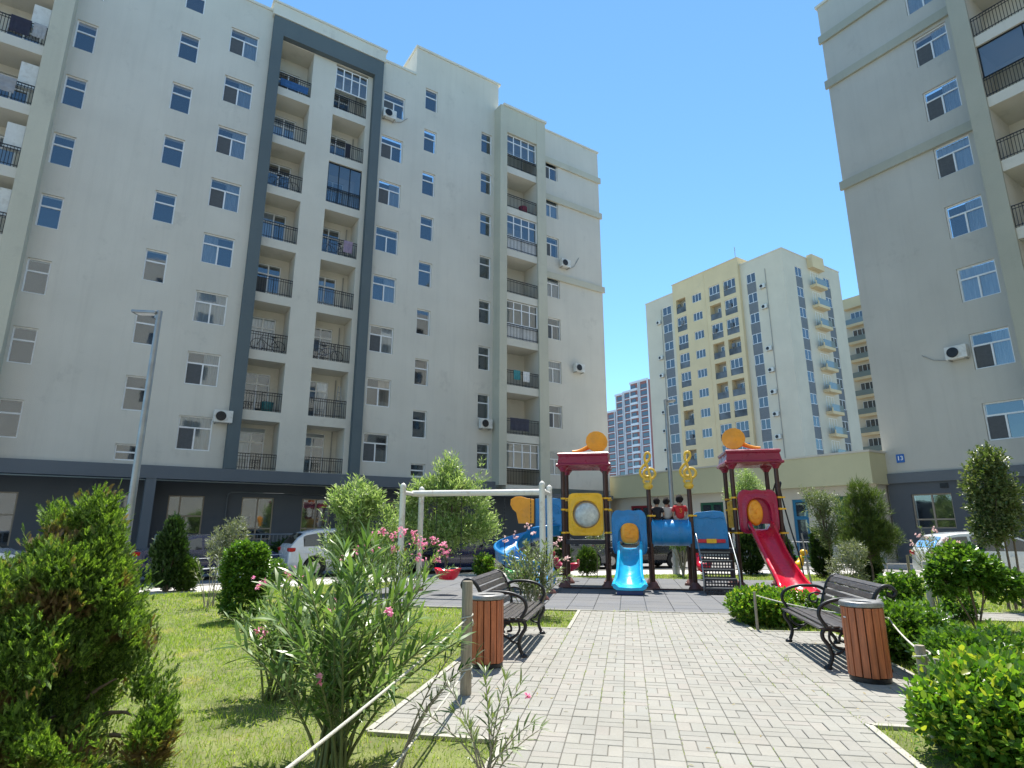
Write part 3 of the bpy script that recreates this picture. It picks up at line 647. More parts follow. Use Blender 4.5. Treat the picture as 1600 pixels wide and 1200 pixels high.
tag(gr.build('path_bed', pmat('joint_sand', (.15, .14, .12), .95)), kind='structure')
ed = MB()
def edge(qa, pa, qb, pb, w=.055, z=.007):
    a = Vector((qa, pa)); b = Vector((qb, pb)); d = (b - a).normalized(); n = Vector((-d.y, d.x)) * w / 2
    L = (b - a).length; k = max(1, int(L / .5))
    for i in range(k):
        u = a + (b - a) * i / k + d * .003; v = a + (b - a) * (i + 1) / k - d * .003
        P = [QP(*(u - n)), QP(*(v - n)), QP(*(v + n)), QP(*(u + n))]; ed.prism([(x[0], x[1]) for x in P], -.022, z)
for e in [(-.95, .2, -.95, 4.70), (-.95, 4.70, -2.0, 4.70), (-2.0, 4.70, -2.0, 9.68), (-2.0, 9.68, -.95, 9.68), (-.95, 9.68, -.95, 11.78), (1.79, .2, 1.79, 5.57), (1.79, 5.57, 2.88, 5.57), (2.88, 5.57, 2.88, 10.03), (2.88, 10.03, 1.79, 10.03), (1.79, 10.03, 1.79, 11.78), (-6.2, 11.81, 12.5, 11.81), (5.65, 12.8, 12.5, 12.8)]: edge(*e)
o = ed.build('path_edging', kerb_m); recalc(o); tag(o, kind='structure')
pv = MB(); g = .008; c = .006
q = MAT[0]
while q < MAT[1] - .1:
    p = MAT[2]
    while p < MAT[3] - .1: paver(q, q + .5, p, p + .5, .004); p += .5
    q += .5
tag(pv.build('rubber_mat', island('rubber_tiles', [(.145, .15, .16), (.165, .17, .18), (.155, .16, .165), (.175, .178, .185)], .85, .6, 220, .2, ((.19, .185, .175), 1.0, .45))), kind='structure')
gr = MB(); gr.add([QP(MAT[0], MAT[2], -.013), QP(MAT[1], MAT[2], -.013), QP(MAT[1], MAT[3], -.013), QP(MAT[0], MAT[3], -.013)], [(0, 1, 2, 3)]); tag(gr.build('mat_bed', M['iron']), kind='structure')
# ------------------------------------------------------------ foliage kit
def bulk(name, P, X, Y, Z, tv, fc, m, parent=None):
    """copies of a small leaf shape; P,X,Y,Z are (n,3) arrays with the axes already scaled"""
    n = len(P); tv = np.asarray(tv, float); k = len(tv)
    v = P[:, None, :] + tv[None, :, 0:1] * X[:, None, :] + tv[None, :, 1:2] * Y[:, None, :] + tv[None, :, 2:3] * Z[:, None, :]
    v = v.reshape(-1, 3)
    sizes = np.array([len(f) for f in fc]); flat = np.concatenate([np.array(f) for f in fc])
    loops = (flat[None, :] + (np.arange(n) * k)[:, None]).reshape(-1); tot = np.tile(sizes, n); starts = np.concatenate([[0], np.cumsum(tot)[:-1]])
    me = bpy.data.meshes.new(name); me.vertices.add(len(v)); me.vertices.foreach_set('co', v.astype(np.float32).ravel())
    me.loops.add(len(loops)); me.loops.foreach_set('vertex_index', loops.astype(np.int32))
    me.polygons.add(len(tot)); me.polygons.foreach_set('loop_start', starts.astype(np.int32)); me.polygons.foreach_set('loop_total', tot.astype(np.int32))
    me.update(calc_edges=True)
    return link(name, me, m, parent)
def unit(a): return a / np.maximum(1e-9, np.linalg.norm(a, axis=1, keepdims=True))
def axes(D, L, Wd, up=(0, 0, 1), jit=.6):
    D = unit(D); u_ = unit(np.asarray(up)[None, :] + RNG.normal(0, jit, D.shape)); Y = unit(np.cross(u_, D)); Z = np.cross(D, Y)
    L = np.broadcast_to(L, (len(D),))[:, None]; Wd = np.broadcast_to(Wd, (len(D),))[:, None]; return D * L, Y * Wd, Z * L
LANCE = ([(0, 0, 0), (.3, .42, .02), (.3, -.42, .02), (.68, .34, -.04), (.68, -.34, -.04), (1, 0, -.16)], [(0, 2, 1), (1, 2, 4, 3), (3, 4, 5)])
OVAL = ([(0, 0, 0), (.22, .40, .06), (.22, -.40, .06), (.62, .5, .04), (.62, -.5, .04), (1, 0, -.1), (.4, 0, -.03)], [(0, 6, 1), (0, 2, 6), (1, 6, 5, 3), (6, 2, 4, 5)])
BLADE = ([(0, -.5, 0), (0, .5, 0), (.55, .34, .05), (.55, -.34, .05), (1, 0, .22)], [(0, 1, 2, 3), (3, 2, 4)])
def spray_tpl(n=6):
    v = []; f = []
    def st(x0, y0, x1, y1, w):
        dx, dy = x1 - x0, y1 - y0; l = math.hypot(dx, dy); nx, ny = -dy / l * w, dx / l * w; k = len(v)
        v.extend([(x0 - nx, y0 - ny, 0), (x0 + nx, y0 + ny, 0), ((x0 + x1) / 2 + nx * 1.25, (y0 + y1) / 2 + ny * 1.25, .03), (x1, y1, .0), ((x0 + x1) / 2 - nx * 1.25, (y0 + y1) / 2 - ny * 1.25, .03)]); f.append((k, k + 4, k + 3, k + 2, k + 1))
    st(0, 0, 1, 0, .045)
    for i in range(n):
        t = .12 + .75 * i / n; s_ = 1 if i % 2 else -1; l = .42 * (1 - t * .55); st(t, 0, t + l * .8, s_ * l * .62, .05)
    return v, f
SPRAY = spray_tpl(7)
def clump(P, f1=3.1, f2=7.7):
    return (np.sin(P[:, 0] * f1 + 1.3) + np.sin(P[:, 1] * f1 * 1.13 + .4) + np.sin(P[:, 2] * f1 * .94 + 2.1) + .6 * np.sin(P[:, 0] * f2 + P[:, 2] * f2) + .6 * np.sin(P[:, 1] * f2 - P[:, 2] * f2 * .8))
def blob_pts(blobs, n, inner=.45, gap=-1.2, f1=None):
    B = np.array(blobs, float); vol = B[:, 3] * B[:, 4] + B[:, 4] * B[:, 5] + B[:, 3] * B[:, 5]; idx = RNG.choice(len(B), int(n * 1.7), p=vol / vol.sum())
    d = unit(RNG.normal(size=(len(idx), 3))); r = (inner ** 2 + (1 - inner ** 2) * RNG.random(len(idx))) ** .5
    r *= 1 + .10 * RNG.normal(size=len(idx))
    P = B[idx, :3] + d * r[:, None] * B[idx, 3:6]; size = float(B[:, 3:6].mean()); o = unit(d / B[idx, 3:6])
    # drop points deep inside another blob
    ok = np.ones(len(P), bool)
    for b in B:
        q = ((P - b[:3]) / b[3:6]); ok &= (q ** 2).sum(1) > (inner * .9) ** 2
    ok &= clump(P, (f1 or 1.9 / max(size, .12)), 4.3 / max(size, .12)) > gap
    P, o = P[ok], o[ok]; return P[:n], o[:n]
def leafy(P, o, K, tw, L, Wd, tpl, m, name, parent, up=.35, out=.8, rnd=.5, jl=.25, jit=.6, spread=1.0):
    """P: twig roots, o: outward directions; K leaves along each twig"""
    M_ = len(P); D = unit(o * out + np.array([0, 0, up]) + RNG.normal(0, rnd, P.shape) * .6)
    a = unit(np.cross(D, RNG.normal(size=D.shape))); b = np.cross(D, a)
    ph = RNG.random(M_) * 6.28; Ps = []; Ds = []
    for j in range(K):
        t = (j + .4) / K; an = ph + j * 2.4; R = a * np.cos(an)[:, None] + b * np.sin(an)[:, None]
        Ps.append(P + D * (tw * t)); Ds.append(unit(D * (.55 + .5 * t) + R * spread * (1.05 - .6 * t)))
    Pp = np.concatenate(Ps); Dd = np.concatenate(Ds); l = L * (1 + jl * RNG.normal(size=len(Pp))).clip(.45, 1.6)
    X, Y, Z = axes(Dd, l, l / L * Wd, jit=jit)
    return bulk(name, Pp, X, Y, Z, tpl[0], tpl[1], m, parent)
def limbs(mb, base, tips, r0, r1=.006, n=5, bend=.15, k=5):
    for t in tips:
        b = Vector(base) + Vector((random.uniform(-1, 1), random.uniform(-1, 1), 0)) * r0 * 1.2; t = Vector(t); pts = []; rs = []
        off = Vector((random.uniform(-1, 1), random.uniform(-1, 1), random.uniform(-.2, .5))) * bend * (t - b).length
        for i in range(k + 1):
            s_ = i / k; pts.append(b.lerp(t, s_) + off * math.sin(PI * s_) * .6 + Vector((0, 0, .12 * (t - b).length * math.sin(PI * s_)))); rs.append(r0 * (1 - s_) + r1 * s_)
        mb.tube(pts, rs, n, cap=False)
bark = pmat('bark', (.16, .125, .095), .9, var=.3, vscale=25, bump=.8, bscale=90); barkg = pmat('pale_bark', (.30, .27, .22), .85, var=.25, vscale=20, bump=.5, bscale=80)
greenstem = pmat('green_stem', (.14, .17, .06), .7, var=.2, vscale=12)
LM = {
 'thuja': leafmat('thuja_leaf', [(.04, .08, .018), (.07, .135, .026), (.125, .215, .04), (.25, .37, .085)], .42, .6, ((.17, .12, .06), 3.2, .535), 1.7),
 'thujad': leafmat('dark_conifer_leaf', [(.018, .045, .012), (.03, .07, .015), (.045, .10, .018)], .3, .6, None, 1.5),
 'ball': leafmat('ball_conifer_leaf', [(.04, .08, .015), (.06, .12, .02), (.09, .16, .03)], .35, .6, None, 1.6),
 'euo': leafmat('glossy_leaf', [(.035, .09, .015), (.06, .14, .02), (.10, .20, .03), (.16, .27, .05)], .35, .28, None, 1.6),
 'hedge': leafmat('hedge_leaf', [(.035, .09, .015), (.06, .15, .02), (.09, .20, .028), (.13, .25, .035), (.20, .31, .045), (.34, .36, .06)], .42, .32, None, 1.6),
 'ole': leafmat('oleander_leaf', [(.06, .12, .035), (.10, .18, .05), (.15, .24, .07), (.24, .31, .15)], .32, .32, None, 1.6, .5),
 'olep': leafmat('pale_oleander_leaf', [(.11, .16, .07), (.17, .22, .11), (.26, .31, .18)], .3, .4, None, 1.3),
 'willow': leafmat('willow_leaf', [(.12, .20, .06), (.20, .30, .09), (.30, .40, .15), (.42, .48, .28)], .42, .4, None, 1.5, .6),
 'grey': leafmat('grey_leaf', [(.15, .18, .12), (.20, .23, .16), (.26, .29, .21)], .3, .5, None, 1.2),
 'pine': leafmat('pine_needle', [(.05, .085, .025), (.08, .13, .03), (.12, .17, .04)], .3, .5, None, 1.5),
 'tree': leafmat('tree_leaf', [(.05, .085, .03), (.08, .13, .04), (.15, .19, .08), (.24, .27, .15)], .33, .3, None, 1.4),
 'grass': leafmat('grass_blade', [(.13, .22, .03), (.20, .31, .05), (.29, .38, .08), (.44, .46, .19)], .42, .55, ((.42, .42, .18), 1.3, .60), 1.7),
 'pink': leafmat('pink_petal', [(.80, .20, .42), (.90, .36, .54), (.92, .58, .66)], .35, .5, None, 1.1, 1.0),
 'palepink': leafmat('pale_petal', [(.80, .55, .55), (.85, .66, .64), (.80, .50, .52)], .35, .5, None, 1.1, 1.0)}
def plant(name, label, cat, x, y, rz=0, group=None): return empty(name, (x, y, GZ), rz, label, cat, group)
def bush(name, label, cat, x, y, blobs, n, K, tw, L, Wd, tpl, mk, up=.35, out=.8, rnd=.5, inner=.45, gap=-1.2, group=None, stems=None, stem_r=.015, base=(0, 0, 0), bm=None, fol='foliage', f1=None, spread=1.0):
    t = plant(name, label, cat, x, y, 0, group); P, o = blob_pts(blobs, n, inner, gap, f1)
    P[:, 2] = np.maximum(P[:, 2], .02)
    leafy(P, o, K, tw, L, Wd, tpl, LM[mk], fol, t, up, out, rnd, spread=spread)
    mb = MB(); st = stems if stems is not None else [tuple(b[:3]) for b in blobs]
    limbs(mb, base, st, stem_r); mb.build('stems', bm or bark, t, smooth=True)
    return t
def flower_heads(parent, spots, mk, r=.05, n=9, pl=.028):
    """clusters of five-petalled flowers"""
    for s_ in spots:
        P = []; D = []
        for i in range(n):
            c_ = np.array(s_) + RNG.normal(0, r * .6, 3); ax = unit(RNG.normal(size=(1, 3)) + np.array([[0, -.4, .8]]))[0]; a = np.cross(ax, [1, 0, .1]); a /= np.linalg.norm(a); b = np.cross(ax, a)
            for k in range(5):
                an = k * 2 * PI / 5 + i; P.append(c_); D.append(a * math.cos(an) + b * math.sin(an) + ax * .25)
        P = np.array(P); D = np.array(D); X, Y, Z = axes(D, pl, pl * .85, jit=.2); bulk('flower_cluster', P, X, Y, Z, OVAL[0], OVAL[1], LM[mk], parent)
def oleander(name, label, x, y, tips, per, L, Wd, mk='ole', fl=None, flmk='pink', lower=.35, group=None, cat='oleander', r=.011, base_r=.10, fr=.055, fn=9):
    """stems rising from one root; whorls of long narrow leaves on their upper part"""
    t = plant(name, label, cat, x, y, 0, group); mb = MB(); P = []; D = []
    for tip in tips:
        b = Vector((random.uniform(-1, 1) * base_r, random.uniform(-1, 1) * base_r, 0)); tip = Vector(tip); H = (tip - b).length
        mid = b.lerp(tip, .5) + Vector((-(tip.x - b.x) * .22, -(tip.y - b.y) * .22, .10 * H)); pts = []
        for i in range(9):
            s_ = i / 8; pts.append(b * (1 - s_) ** 2 + mid * 2 * s_ * (1 - s_) + tip * s_ ** 2)
        mb.tube(pts, [r * (1 - .6 * i / 8) for i in range(9)], 5, cap=False)
        nw = max(2, int(H * (1 - lower) / per))
        for j in range(nw + 1):
            s_ = lower + (1 - lower) * (j / nw); pnt = b * (1 - s_) ** 2 + mid * 2 * s_ * (1 - s_) + tip * s_ ** 2
            tan = ((tip - mid) * s_ + (mid - b) * (1 - s_)).normalized(); a = tan.cross(Vector((random.random(), 1, .2))).normalized(); bb = tan.cross(a); ph = j * 1.1 + random.random() * .5
            nn = 3 if j < nw else 6
            for k in range(nn):
                an = ph + k * 2 * PI / nn; up = .75 + .55 * s_ + random.uniform(-.35, .35) if j < nw else 1.6; dd = (a * math.cos(an) + bb * math.sin(an)) + tan * up
                P.append(tuple(pnt)); D.append(tuple(dd))
    P = np.array(P); D = unit(np.array(D)); l = L * (1 + .22 * RNG.normal(size=len(P))).clip(.5, 1.4)
    X, Y, Z = axes(D, l, Wd * l / L, jit=.25); bulk('foliage', P, X, Y, Z, LANCE[0], LANCE[1], LM[mk], t); mb.build('stems', greenstem if mk == 'ole' else barkg, t, smooth=True)
    if fl: flower_heads(t, fl, flmk, fr, fn)
    return t
def rt(n, R, h0, h1, sx=1, sy=1, cx=0, cy=0):
    o = []
    for i in range(n):
        a = i * 2.399 + random.uniform(-.3, .3); rr = R * math.sqrt((i + .5) / n); o.append((cx + rr * math.cos(a) * sx, cy + rr * math.sin(a) * sy, (h1 - (h1 - h0) * (rr / R) ** 1.6) * random.uniform(.86, 1.05)))
    return o
# ------------------------------------------------------------ lawn
def inpoly(x, y, poly):
    c_ = np.zeros(len(x), bool); j = len(poly) - 1
    for i in range(len(poly)):
        xi, yi = poly[i]; xj, yj = poly[j]; k = ((yi > y) != (yj > y)) & (x < (xj - xi) * (y - yi) / (yj - yi + 1e-12) + xi); c_ ^= k; j = i
    return c_
def lawn(n, y0, y1, h, wd, seed):
    x = RNG.uniform(-10.5, 15.5, n); y = RNG.uniform(y0, y1, n); ok = inpoly(x, y, park) & (np.abs(x) < y * .95 + .6)
    q = x * QQ[0] + y * QQ[1]; p = x * PP[0] + y * PP[1]
    e_ = .05 * RNG.random(n) ** 2
    for (a, b, c_, d) in PATHS + [MAT]: ok &= ~((q > a - .01 + e_) & (q < b + .01 - e_) & (p > c_ - .01 + e_) & (p < d + .01 - e_))
    x, y = x[ok], y[ok]; P = np.stack([x, y, np.full(len(x), GZ - .005)], 1)
    D = unit(RNG.normal(0, .55, P.shape) + np.array([0, 0, 1.0])); D[:, 2] = np.abs(D[:, 2])
    cl = .75 + .35 * np.sin(x * 2.1 + np.sin(y * 1.7) * 2) * np.sin(y * 2.7 + np.sin(x * 1.3)) + .15 * np.sin(x * 9) * np.sin(y * 8)
    l = h * (cl + .35 * RNG.normal(size=len(x))).clip(.35, 1.8); X, Y, Z = axes(D, l, wd * (.7 + .6 * RNG.random(len(x))), up=(1, 0, .2), jit=1.0); return P, X, Y, Z
parts = [lawn(160000, 3.2, 6.5, .055, .0052, 1), lawn(170000, 6.5, 11, .055, .008, 2), lawn(150000, 11, 21, .055, .015, 3)]
P, X, Y, Z = [np.concatenate(k) for k in zip(*parts)]
tag(bulk('grass', P, X, Y, Z, BLADE[0], BLADE[1], LM['grass']), 'short mown grass with dry patches on the park lawns', 'grass', kind='stuff')

# moss and blades in some joints, fallen leaves and petals
n = 2600; q_ = -.92 + (2.68 / 13) * RNG.integers(0, 14, n) + RNG.normal(0, .004, n); cl = RNG.uniform(3.8, 11.5, 70); p_ = cl[RNG.integers(0, 70, n)] + RNG.normal(0, .12, n)
keep = np.sin(q_ * 3.1 + p_ * 1.3) + .6 * (np.abs(q_ - .42) / 1.3) > .35; q_, p_ = q_[keep], p_[keep]
P = np.stack([q_ * QQ[0] + p_ * PP[0], q_ * QQ[1] + p_ * PP[1], np.full(len(q_), -.008)], 1); D = unit(RNG.normal(0, .6, P.shape) + np.array([0, 0, 1.0])); D[:, 2] = abs(D[:, 2])
X, Y, Z = axes(D, .022 * (.5 + RNG.random(len(P))), .005, jit=1); tag(bulk('joint_weeds', P, X, Y, Z, BLADE[0], BLADE[1], LM['grass']), 'tiny weeds sprouting in the joints of the paving', 'weeds', kind='stuff')
n = 900; x = RNG.uniform(-6, 7, n); y = RNG.uniform(3.2, 13, n); q_ = x * QQ[0] + y * QQ[1]; p_ = x * PP[0] + y * PP[1]; onp = (q_ > -.9) & (q_ < 1.7); keep = (inpoly(x, y, park)) & ((~onp) | (RNG.random(n) < .35)); x, y, onp = x[keep], y[keep], onp[keep]
P = np.stack([x, y, np.where(onp, .006, .012)], 1); D = unit(RNG.normal(0, 1, P.shape) * np.array([1, 1, .12])); X, Y, Z = axes(D, .035 * (.5 + RNG.random(len(P))), .014, jit=.25)
tag(bulk('fallen_leaves', P, X, Y, Z, LANCE[0], LANCE[1], leafmat('dry_leaf', [(.20, .12, .05), (.30, .22, .08), (.38, .32, .14), (.22, .20, .06)], .2, .7, None, 1.2, .6)), 'dry fallen leaves scattered on lawn and paving', 'fallen leaves', kind='stuff')
# ============================================================ PLAYGROUND (local x = q, y = p)
def cr(pts, k=6):
    """smooth curve through points"""
    P = [Vector(p) for p in pts]; P = [P[0] * 2 - P[1]] + P + [P[-1] * 2 - P[-2]]; o = []
    for i in range(1, len(P) - 2):
        for j in range(k):
            t = j / k; a, b, c, d = P[i - 1:i + 3]
            o.append(.5 * ((2 * b) + (c - a) * t + (2 * a - 5 * b + 4 * c - d) * t * t + (3 * b - a - 3 * c + d) * t ** 3))
    o.append(P[-2]); return o
def plast(name, col, rough=.32): return pmat(name, col, rough, var=.12, vscale=3, bump=.15, bscale=25, spec=.5, dirt=tuple(c * .72 + .03 for c in col), dscale=2.2)
PL = {'orange': plast('orange_plastic', (.95, .36, .02)), 'yellow': plast('yellow_plastic', (.88, .48, .02)), 'blue': plast('blue_plastic', (.012, .21, .50)), 'sky': plast('light_blue_plastic', (.02, .42, .72), .22),
      'crimson': plast('crimson_plastic', (.38, .008, .055)), 'red': plast('red_plastic', (.62, .012, .04), .22), 'maroon': plast('maroon_plastic', (.27, .014, .045)), 'post': pmat('brown_post', (.055, .022, .018), .35, .2), 'shoe': pmat('post_shoe', (.16, .07, .06), .5),
      'gold': plast('golden_plastic', (.80, .50, .05)), 'perf': pmat('coated_steel', (.012, .014, .028), .45), 'white': pmat('white_paint', (.72, .71, .66), .35, var=.06, dirt=(.5, .42, .34), dscale=5), 'green': plast('green_plastic', (.03, .30, .05)), 'navy': plast('navy_plastic', (.02, .06, .22))}
C0 = (.9, 16.3); PG = empty('playground_climber', QP(C0[0], C0[1], .0), -PA, 'big playground set with maroon roofs, blue tunnel, blue slide and red slide', 'play structure')
def L3(q, p, z): return (q - C0[0], p - C0[1], z)
posts = [(-1.66, 16.2, 3.15), (-.53, 16.2, 3.15), (-1.66, 17.3, 3.15), (-.53, 17.3, 3.15), (.59, 16.15, 2.5), (1.62, 16.15, 2.5), (.59, 17.25, 1.6), (1.62, 17.25, 1.6), (2.77, 16.5, 3.2), (3.87, 16.5, 3.2), (2.77, 17.6, 3.2), (3.87, 17.6, 3.2)]
for q, p, h in posts:
    mb = MB(); x, y, _ = L3(q, p, 0); mb.tube([(x, y, .1), (x, y, h)], .057, 14); o = mb.build('post', PL['post'], PG, auto=40)
    f = MB(); f.lathe([(.17, .0), (.17, .03), (.13, .09), (.075, .16), (.06, .17)], 14, c=(x, y, 0)); f.lathe([(.03, .03), (.032, .07), (.012, .085)], 8, c=(x - .13, y - .06, 0)); f.build('shoe', PL['shoe'], o, auto=40)
    c_ = MB()
    for z in ([2.24, 1.95, 1.35] if h > 3 else [1.78]):
        if z < h: c_.tube([(x, y, z), (x, y, z + .045)], .072, 14); c_.box(x + .05, x + .15, y - .02, y + .02, z + .005, z + .04)
    c_.build('clamp', PL['yellow'], o, auto=40)
def roof(cx, cy, zb, name='roof'):
    mb = MB(); x, y, _ = L3(cx, cy, 0); lv = [(zb, .70), (zb + .02, .735), (zb + .07, .73), (zb + .10, .69), (zb + .28, .655), (zb + .31, .685), (zb + .36, .69), (zb + .385, .66)]
    n = 12
    def ring(h, z):
        o = []
        for s_ in range(4):
            a = s_ * PI / 2
            for k in range(n):
                t = -1 + 2 * k / n; px, py = h, t * h; sag = .04 * (1 - t * t) if z < zb + .05 else 0
                o.append((x + px * math.cos(a) - py * math.sin(a), y + px * math.sin(a) + py * math.cos(a), z + sag))
        return o
    m = 4 * n; vs = []
    for z, h in lv: vs += ring(h, z)
    fs = [(i * m + k, i * m + (k + 1) % m, (i + 1) * m + (k + 1) % m, (i + 1) * m + k) for i in range(len(lv) - 1) for k in range(m)] + [tuple(range(m - 1, -1, -1)), tuple((len(lv) - 1) * m + k for k in range(m))]
    mb.add(vs, fs)
    for sx in (-.55, .55):
        for sy in (-.55, .55): mb.lathe([(.07, zb - .12), (.10, zb - .06), (.15, zb - .01), (.15, zb + .03)], 14, c=(x + sx, y + sy, 0))
    return mb.build(name, PL['maroon'], PG, auto=35)
roof(-1.095, 16.75, 3.10); roof(3.32, 17.05, 3.12)
def horn(cx, cy, z, sgn):
    mb = MB(); x, y, _ = L3(cx, cy, 0); Mx = Matrix.Rotation(rad(-14 * sgn), 4, 'Z') @ Matrix.Rotation(rad(80), 4, 'X')
    mb.lathe([(.06, -.22), (.13, -.13), (.24, -.05), (.29, -.02), (.305, .0), (.30, .025), (.27, .03), (.16, .045), (.05, .06), (.005, .065)], 14, c=(x, y, z), M=Mx)
    c_ = Vector((x, y, z)); mb.tube(cr([c_ + Vector((0, .10, 0)), c_ + Vector((sgn * .12, .14, -.06)), c_ + Vector((sgn * .32, .12, -.17)), c_ + Vector((sgn * .52, .08, -.245)), c_ + Vector((sgn * .68, .05, -.27))]), [.10, .10, .095, .09, .085, .08, .08, .075, .07, .07, .065, .06, .06, .055, .055, .05, .05, .05, .05, .05, .05, .05, .05, .05, .05], 12)
    return mb.build('horn', PL['orange'], PG, auto=25)
horn(-.72, 16.35, 3.80, -1); horn(2.93, 16.75, 3.84, 1)
def rrect(w, h, r, n=48, ex=4.0):
    o = []
    for i in range(n):
        a = 2 * PI * i / n; c_, s_ = math.cos(a), math.sin(a); k = (abs(c_) ** ex + abs(s_) ** ex) ** (-1 / ex); o.append((w / 2 * k * c_, h / 2 * k * s_))
    return o
def ringpanel(name, q, p, z, outer, inner, m, parent, th=.05, emboss=.03):
    """moulded plastic panel: outer and inner outlines of equal length, with a raised rim between; faces -p"""
    n = len(outer); x, y, _ = L3(q, p, 0); vs = []
    prof = [(0, .0), (.0, -.02), (.12, -.035), (.28, -.02), (.5, -.02), (.72, -.02 - emboss), (.88, -.02 - emboss), (1, -.005)]
    for t, d in prof:
        for (a, b), (c_, e) in zip(outer, inner): vs.append((x + a + (c_ - a) * t, y + d, z + b + (e - b) * t))
    for (a, b) in inner: vs.append((x + a, y + th, z + b))
    for (a, b) in outer: vs.append((x + a, y + th, z + b))
    R = len(prof) + 2; fs = [(i * n + k, i * n + (k + 1) % n, ((i + 1) % R) * n + (k + 1) % n, ((i + 1) % R) * n + k) for i in range(R) for k in range(n)]
    mb = MB(); mb.add(vs, fs); return mb.build(name, m, parent, auto=50)
def wavy(o, amp, f, topz):
    return [(a, b + (amp * math.cos(a * f) if b > topz else 0)) for a, b in o]
yp = ringpanel('bubble_panel', -1.06, 16.12, 1.85, rrect(.92, 1.1, .1, ex=9), rrect(.66, .68, .3, ex=2), PL['yellow'], PG)
mb = MB(); x, y, _ = L3(-1.03, 16.10, 1.81); mb.lathe([(.345, 0), (.35, .02), (.33, .045), (.30, .05)], 30, c=(x, y, 1.83), M=Matrix.Rotation(PI / 2, 4, 'X')); mb.build('bubble_rim', pmat('worn_rim', (.34, .22, .10), .6), yp, smooth=True)
mb = MB(); mb.lathe([(.315 * math.cos(a), .17 * math.sin(a)) for a in [i * PI / 2 / 8 for i in range(8)]] + [(.004, .17)], 30, c=(x, y - .03, 1.83), M=Matrix.Rotation(PI / 2, 4, 'X')); mb.build('mirror_bubble', pmat('scratched_mirror', (.60, .62, .58), .5, .2, var=.25, vscale=9), yp, smooth=True)
# blue side panel with an ear-shaped orange wing, left
def flatpanel(name, q, p, z, outline, m, th=.05, parent=None, bevel=.015):
    x, y, _ = L3(q, p, 0); mb = MB(); mb.prism([(x + a, z + b) for a, b in outline], y - th / 2, y + th / 2, 'y'); o = mb.build(name, m, parent or PG, bevel=bevel); recalc(o); return o
bp = flatpanel('side_panel', -2.02, 16.2, 1.84, [(-.40, -.42), (.36, -.44), (.36, .42), (.1, .44), (-.2, .42), (-.40, .43)], PL['blue'])
mb = MB(); x, y, _ = L3(-1.95, 16.165, 0)
for r_ in (.10, .17, .24): mb.tube([(x + r_ * math.cos(a), y, 1.86 + r_ * math.sin(a) * 1.1) for a in [i * PI / 8 for i in range(14)]], .014, 6)
mb.build('scroll_relief', PL['blue'], bp, smooth=True)
flatpanel('ear_panel', -2.75, 16.15, 1.95, [(-.12, -.34), (.30, -.34), (.31, .30), (.12, .33), (-.05, .38), (-.20, .37), (-.33, .30), (-.34, .16), (-.28, .04), (-.18, -.05)], PL['orange'], .09)
def slide(name, path, w, h, m, parent, lip=.045):
    """trough swept along a path; w and h may change along it"""
    P = cr(path, 6); n = len(P); W_ = w if isinstance(w, list) else [w] * len(path); H_ = h if isinstance(h, list) else [h] * len(path)
    vs = []; ns = None
    for i, p in enumerate(P):
        s_ = i / (n - 1) * (len(path) - 1); j = min(int(s_), len(path) - 2); f = s_ - j; ww = W_[j] * (1 - f) + W_[j + 1] * f; hh = H_[j] * (1 - f) + H_[j + 1] * f
        t = (P[min(i + 1, n - 1)] - P[max(i - 1, 0)]).normalized(); side = t.cross(Vector((0, 0, 1))).normalized(); up = side.cross(t).normalized()
        sec = [(-ww / 2 - .05, hh), (-ww / 2 - .065, hh - .03), (-ww / 2 - .035, hh - .045), (-ww / 2 - .02, -.01), (-ww / 2 + .06, -.05), (0, -.06), (ww / 2 - .06, -.05), (ww / 2 + .02, -.01), (ww / 2 + .035, hh - .045), (ww / 2 + .065, hh - .03), (ww / 2 + .05, hh), (ww / 2, hh + .005), (ww / 2 - .02, .09), (ww / 2 - .10, .015), (0, 0), (-ww / 2 + .10, .015), (-ww / 2 + .02, .09), (-ww / 2, hh + .005)]
        k = len(sec)
        for a, b in sec: vs.append(p + side * a + up * b)
    fs = [(i * k + a, i * k + (a + 1) % k, (i + 1) * k + (a + 1) % k, (i + 1) * k + a) for i in range(n - 1) for a in range(k)] + [tuple(range(k - 1, -1, -1)), tuple((n - 1) * k + a for a in range(k))]
    mb = MB(); mb.add(vs, fs); o = mb.build(name, m, parent, auto=60); recalc(o); return o
# decks
for (q, p, z, a, b) in ((-1.095, 16.75, 1.18, 1.1, 1.05), (.03, 16.75, .98, 1.1, 1.0), (2.18, 16.85, .98, 1.05, 1.2), (3.32, 17.05, 1.45, 1.05, 1.05)):
    x, y, _ = L3(q, p, 0); mb = MB(); mb.box(x - a / 2, x + a / 2, y - b / 2, y + b / 2, z - .06, z); mb.box(x - a / 2, x + a / 2, y - b / 2 - .012, y - b / 2 - .001, z - .1, z + .01); mb.build('deck', PL['perf'], PG)
# spiral slide behind the swing
cx, cy = -2.5, 15.6; sp = []
for i in range(9):
    a = rad(60 + 30 * i); sp.append(L3(cx + .60 * math.cos(a) , cy + .62 * math.sin(a), 1.30 - .115 * i))
slide('spiral_slide', [L3(-1.95, 16.4, 1.33)] + sp + [L3(-2.0, 14.75, .2)], .50, .26, PL['blue'], PG)
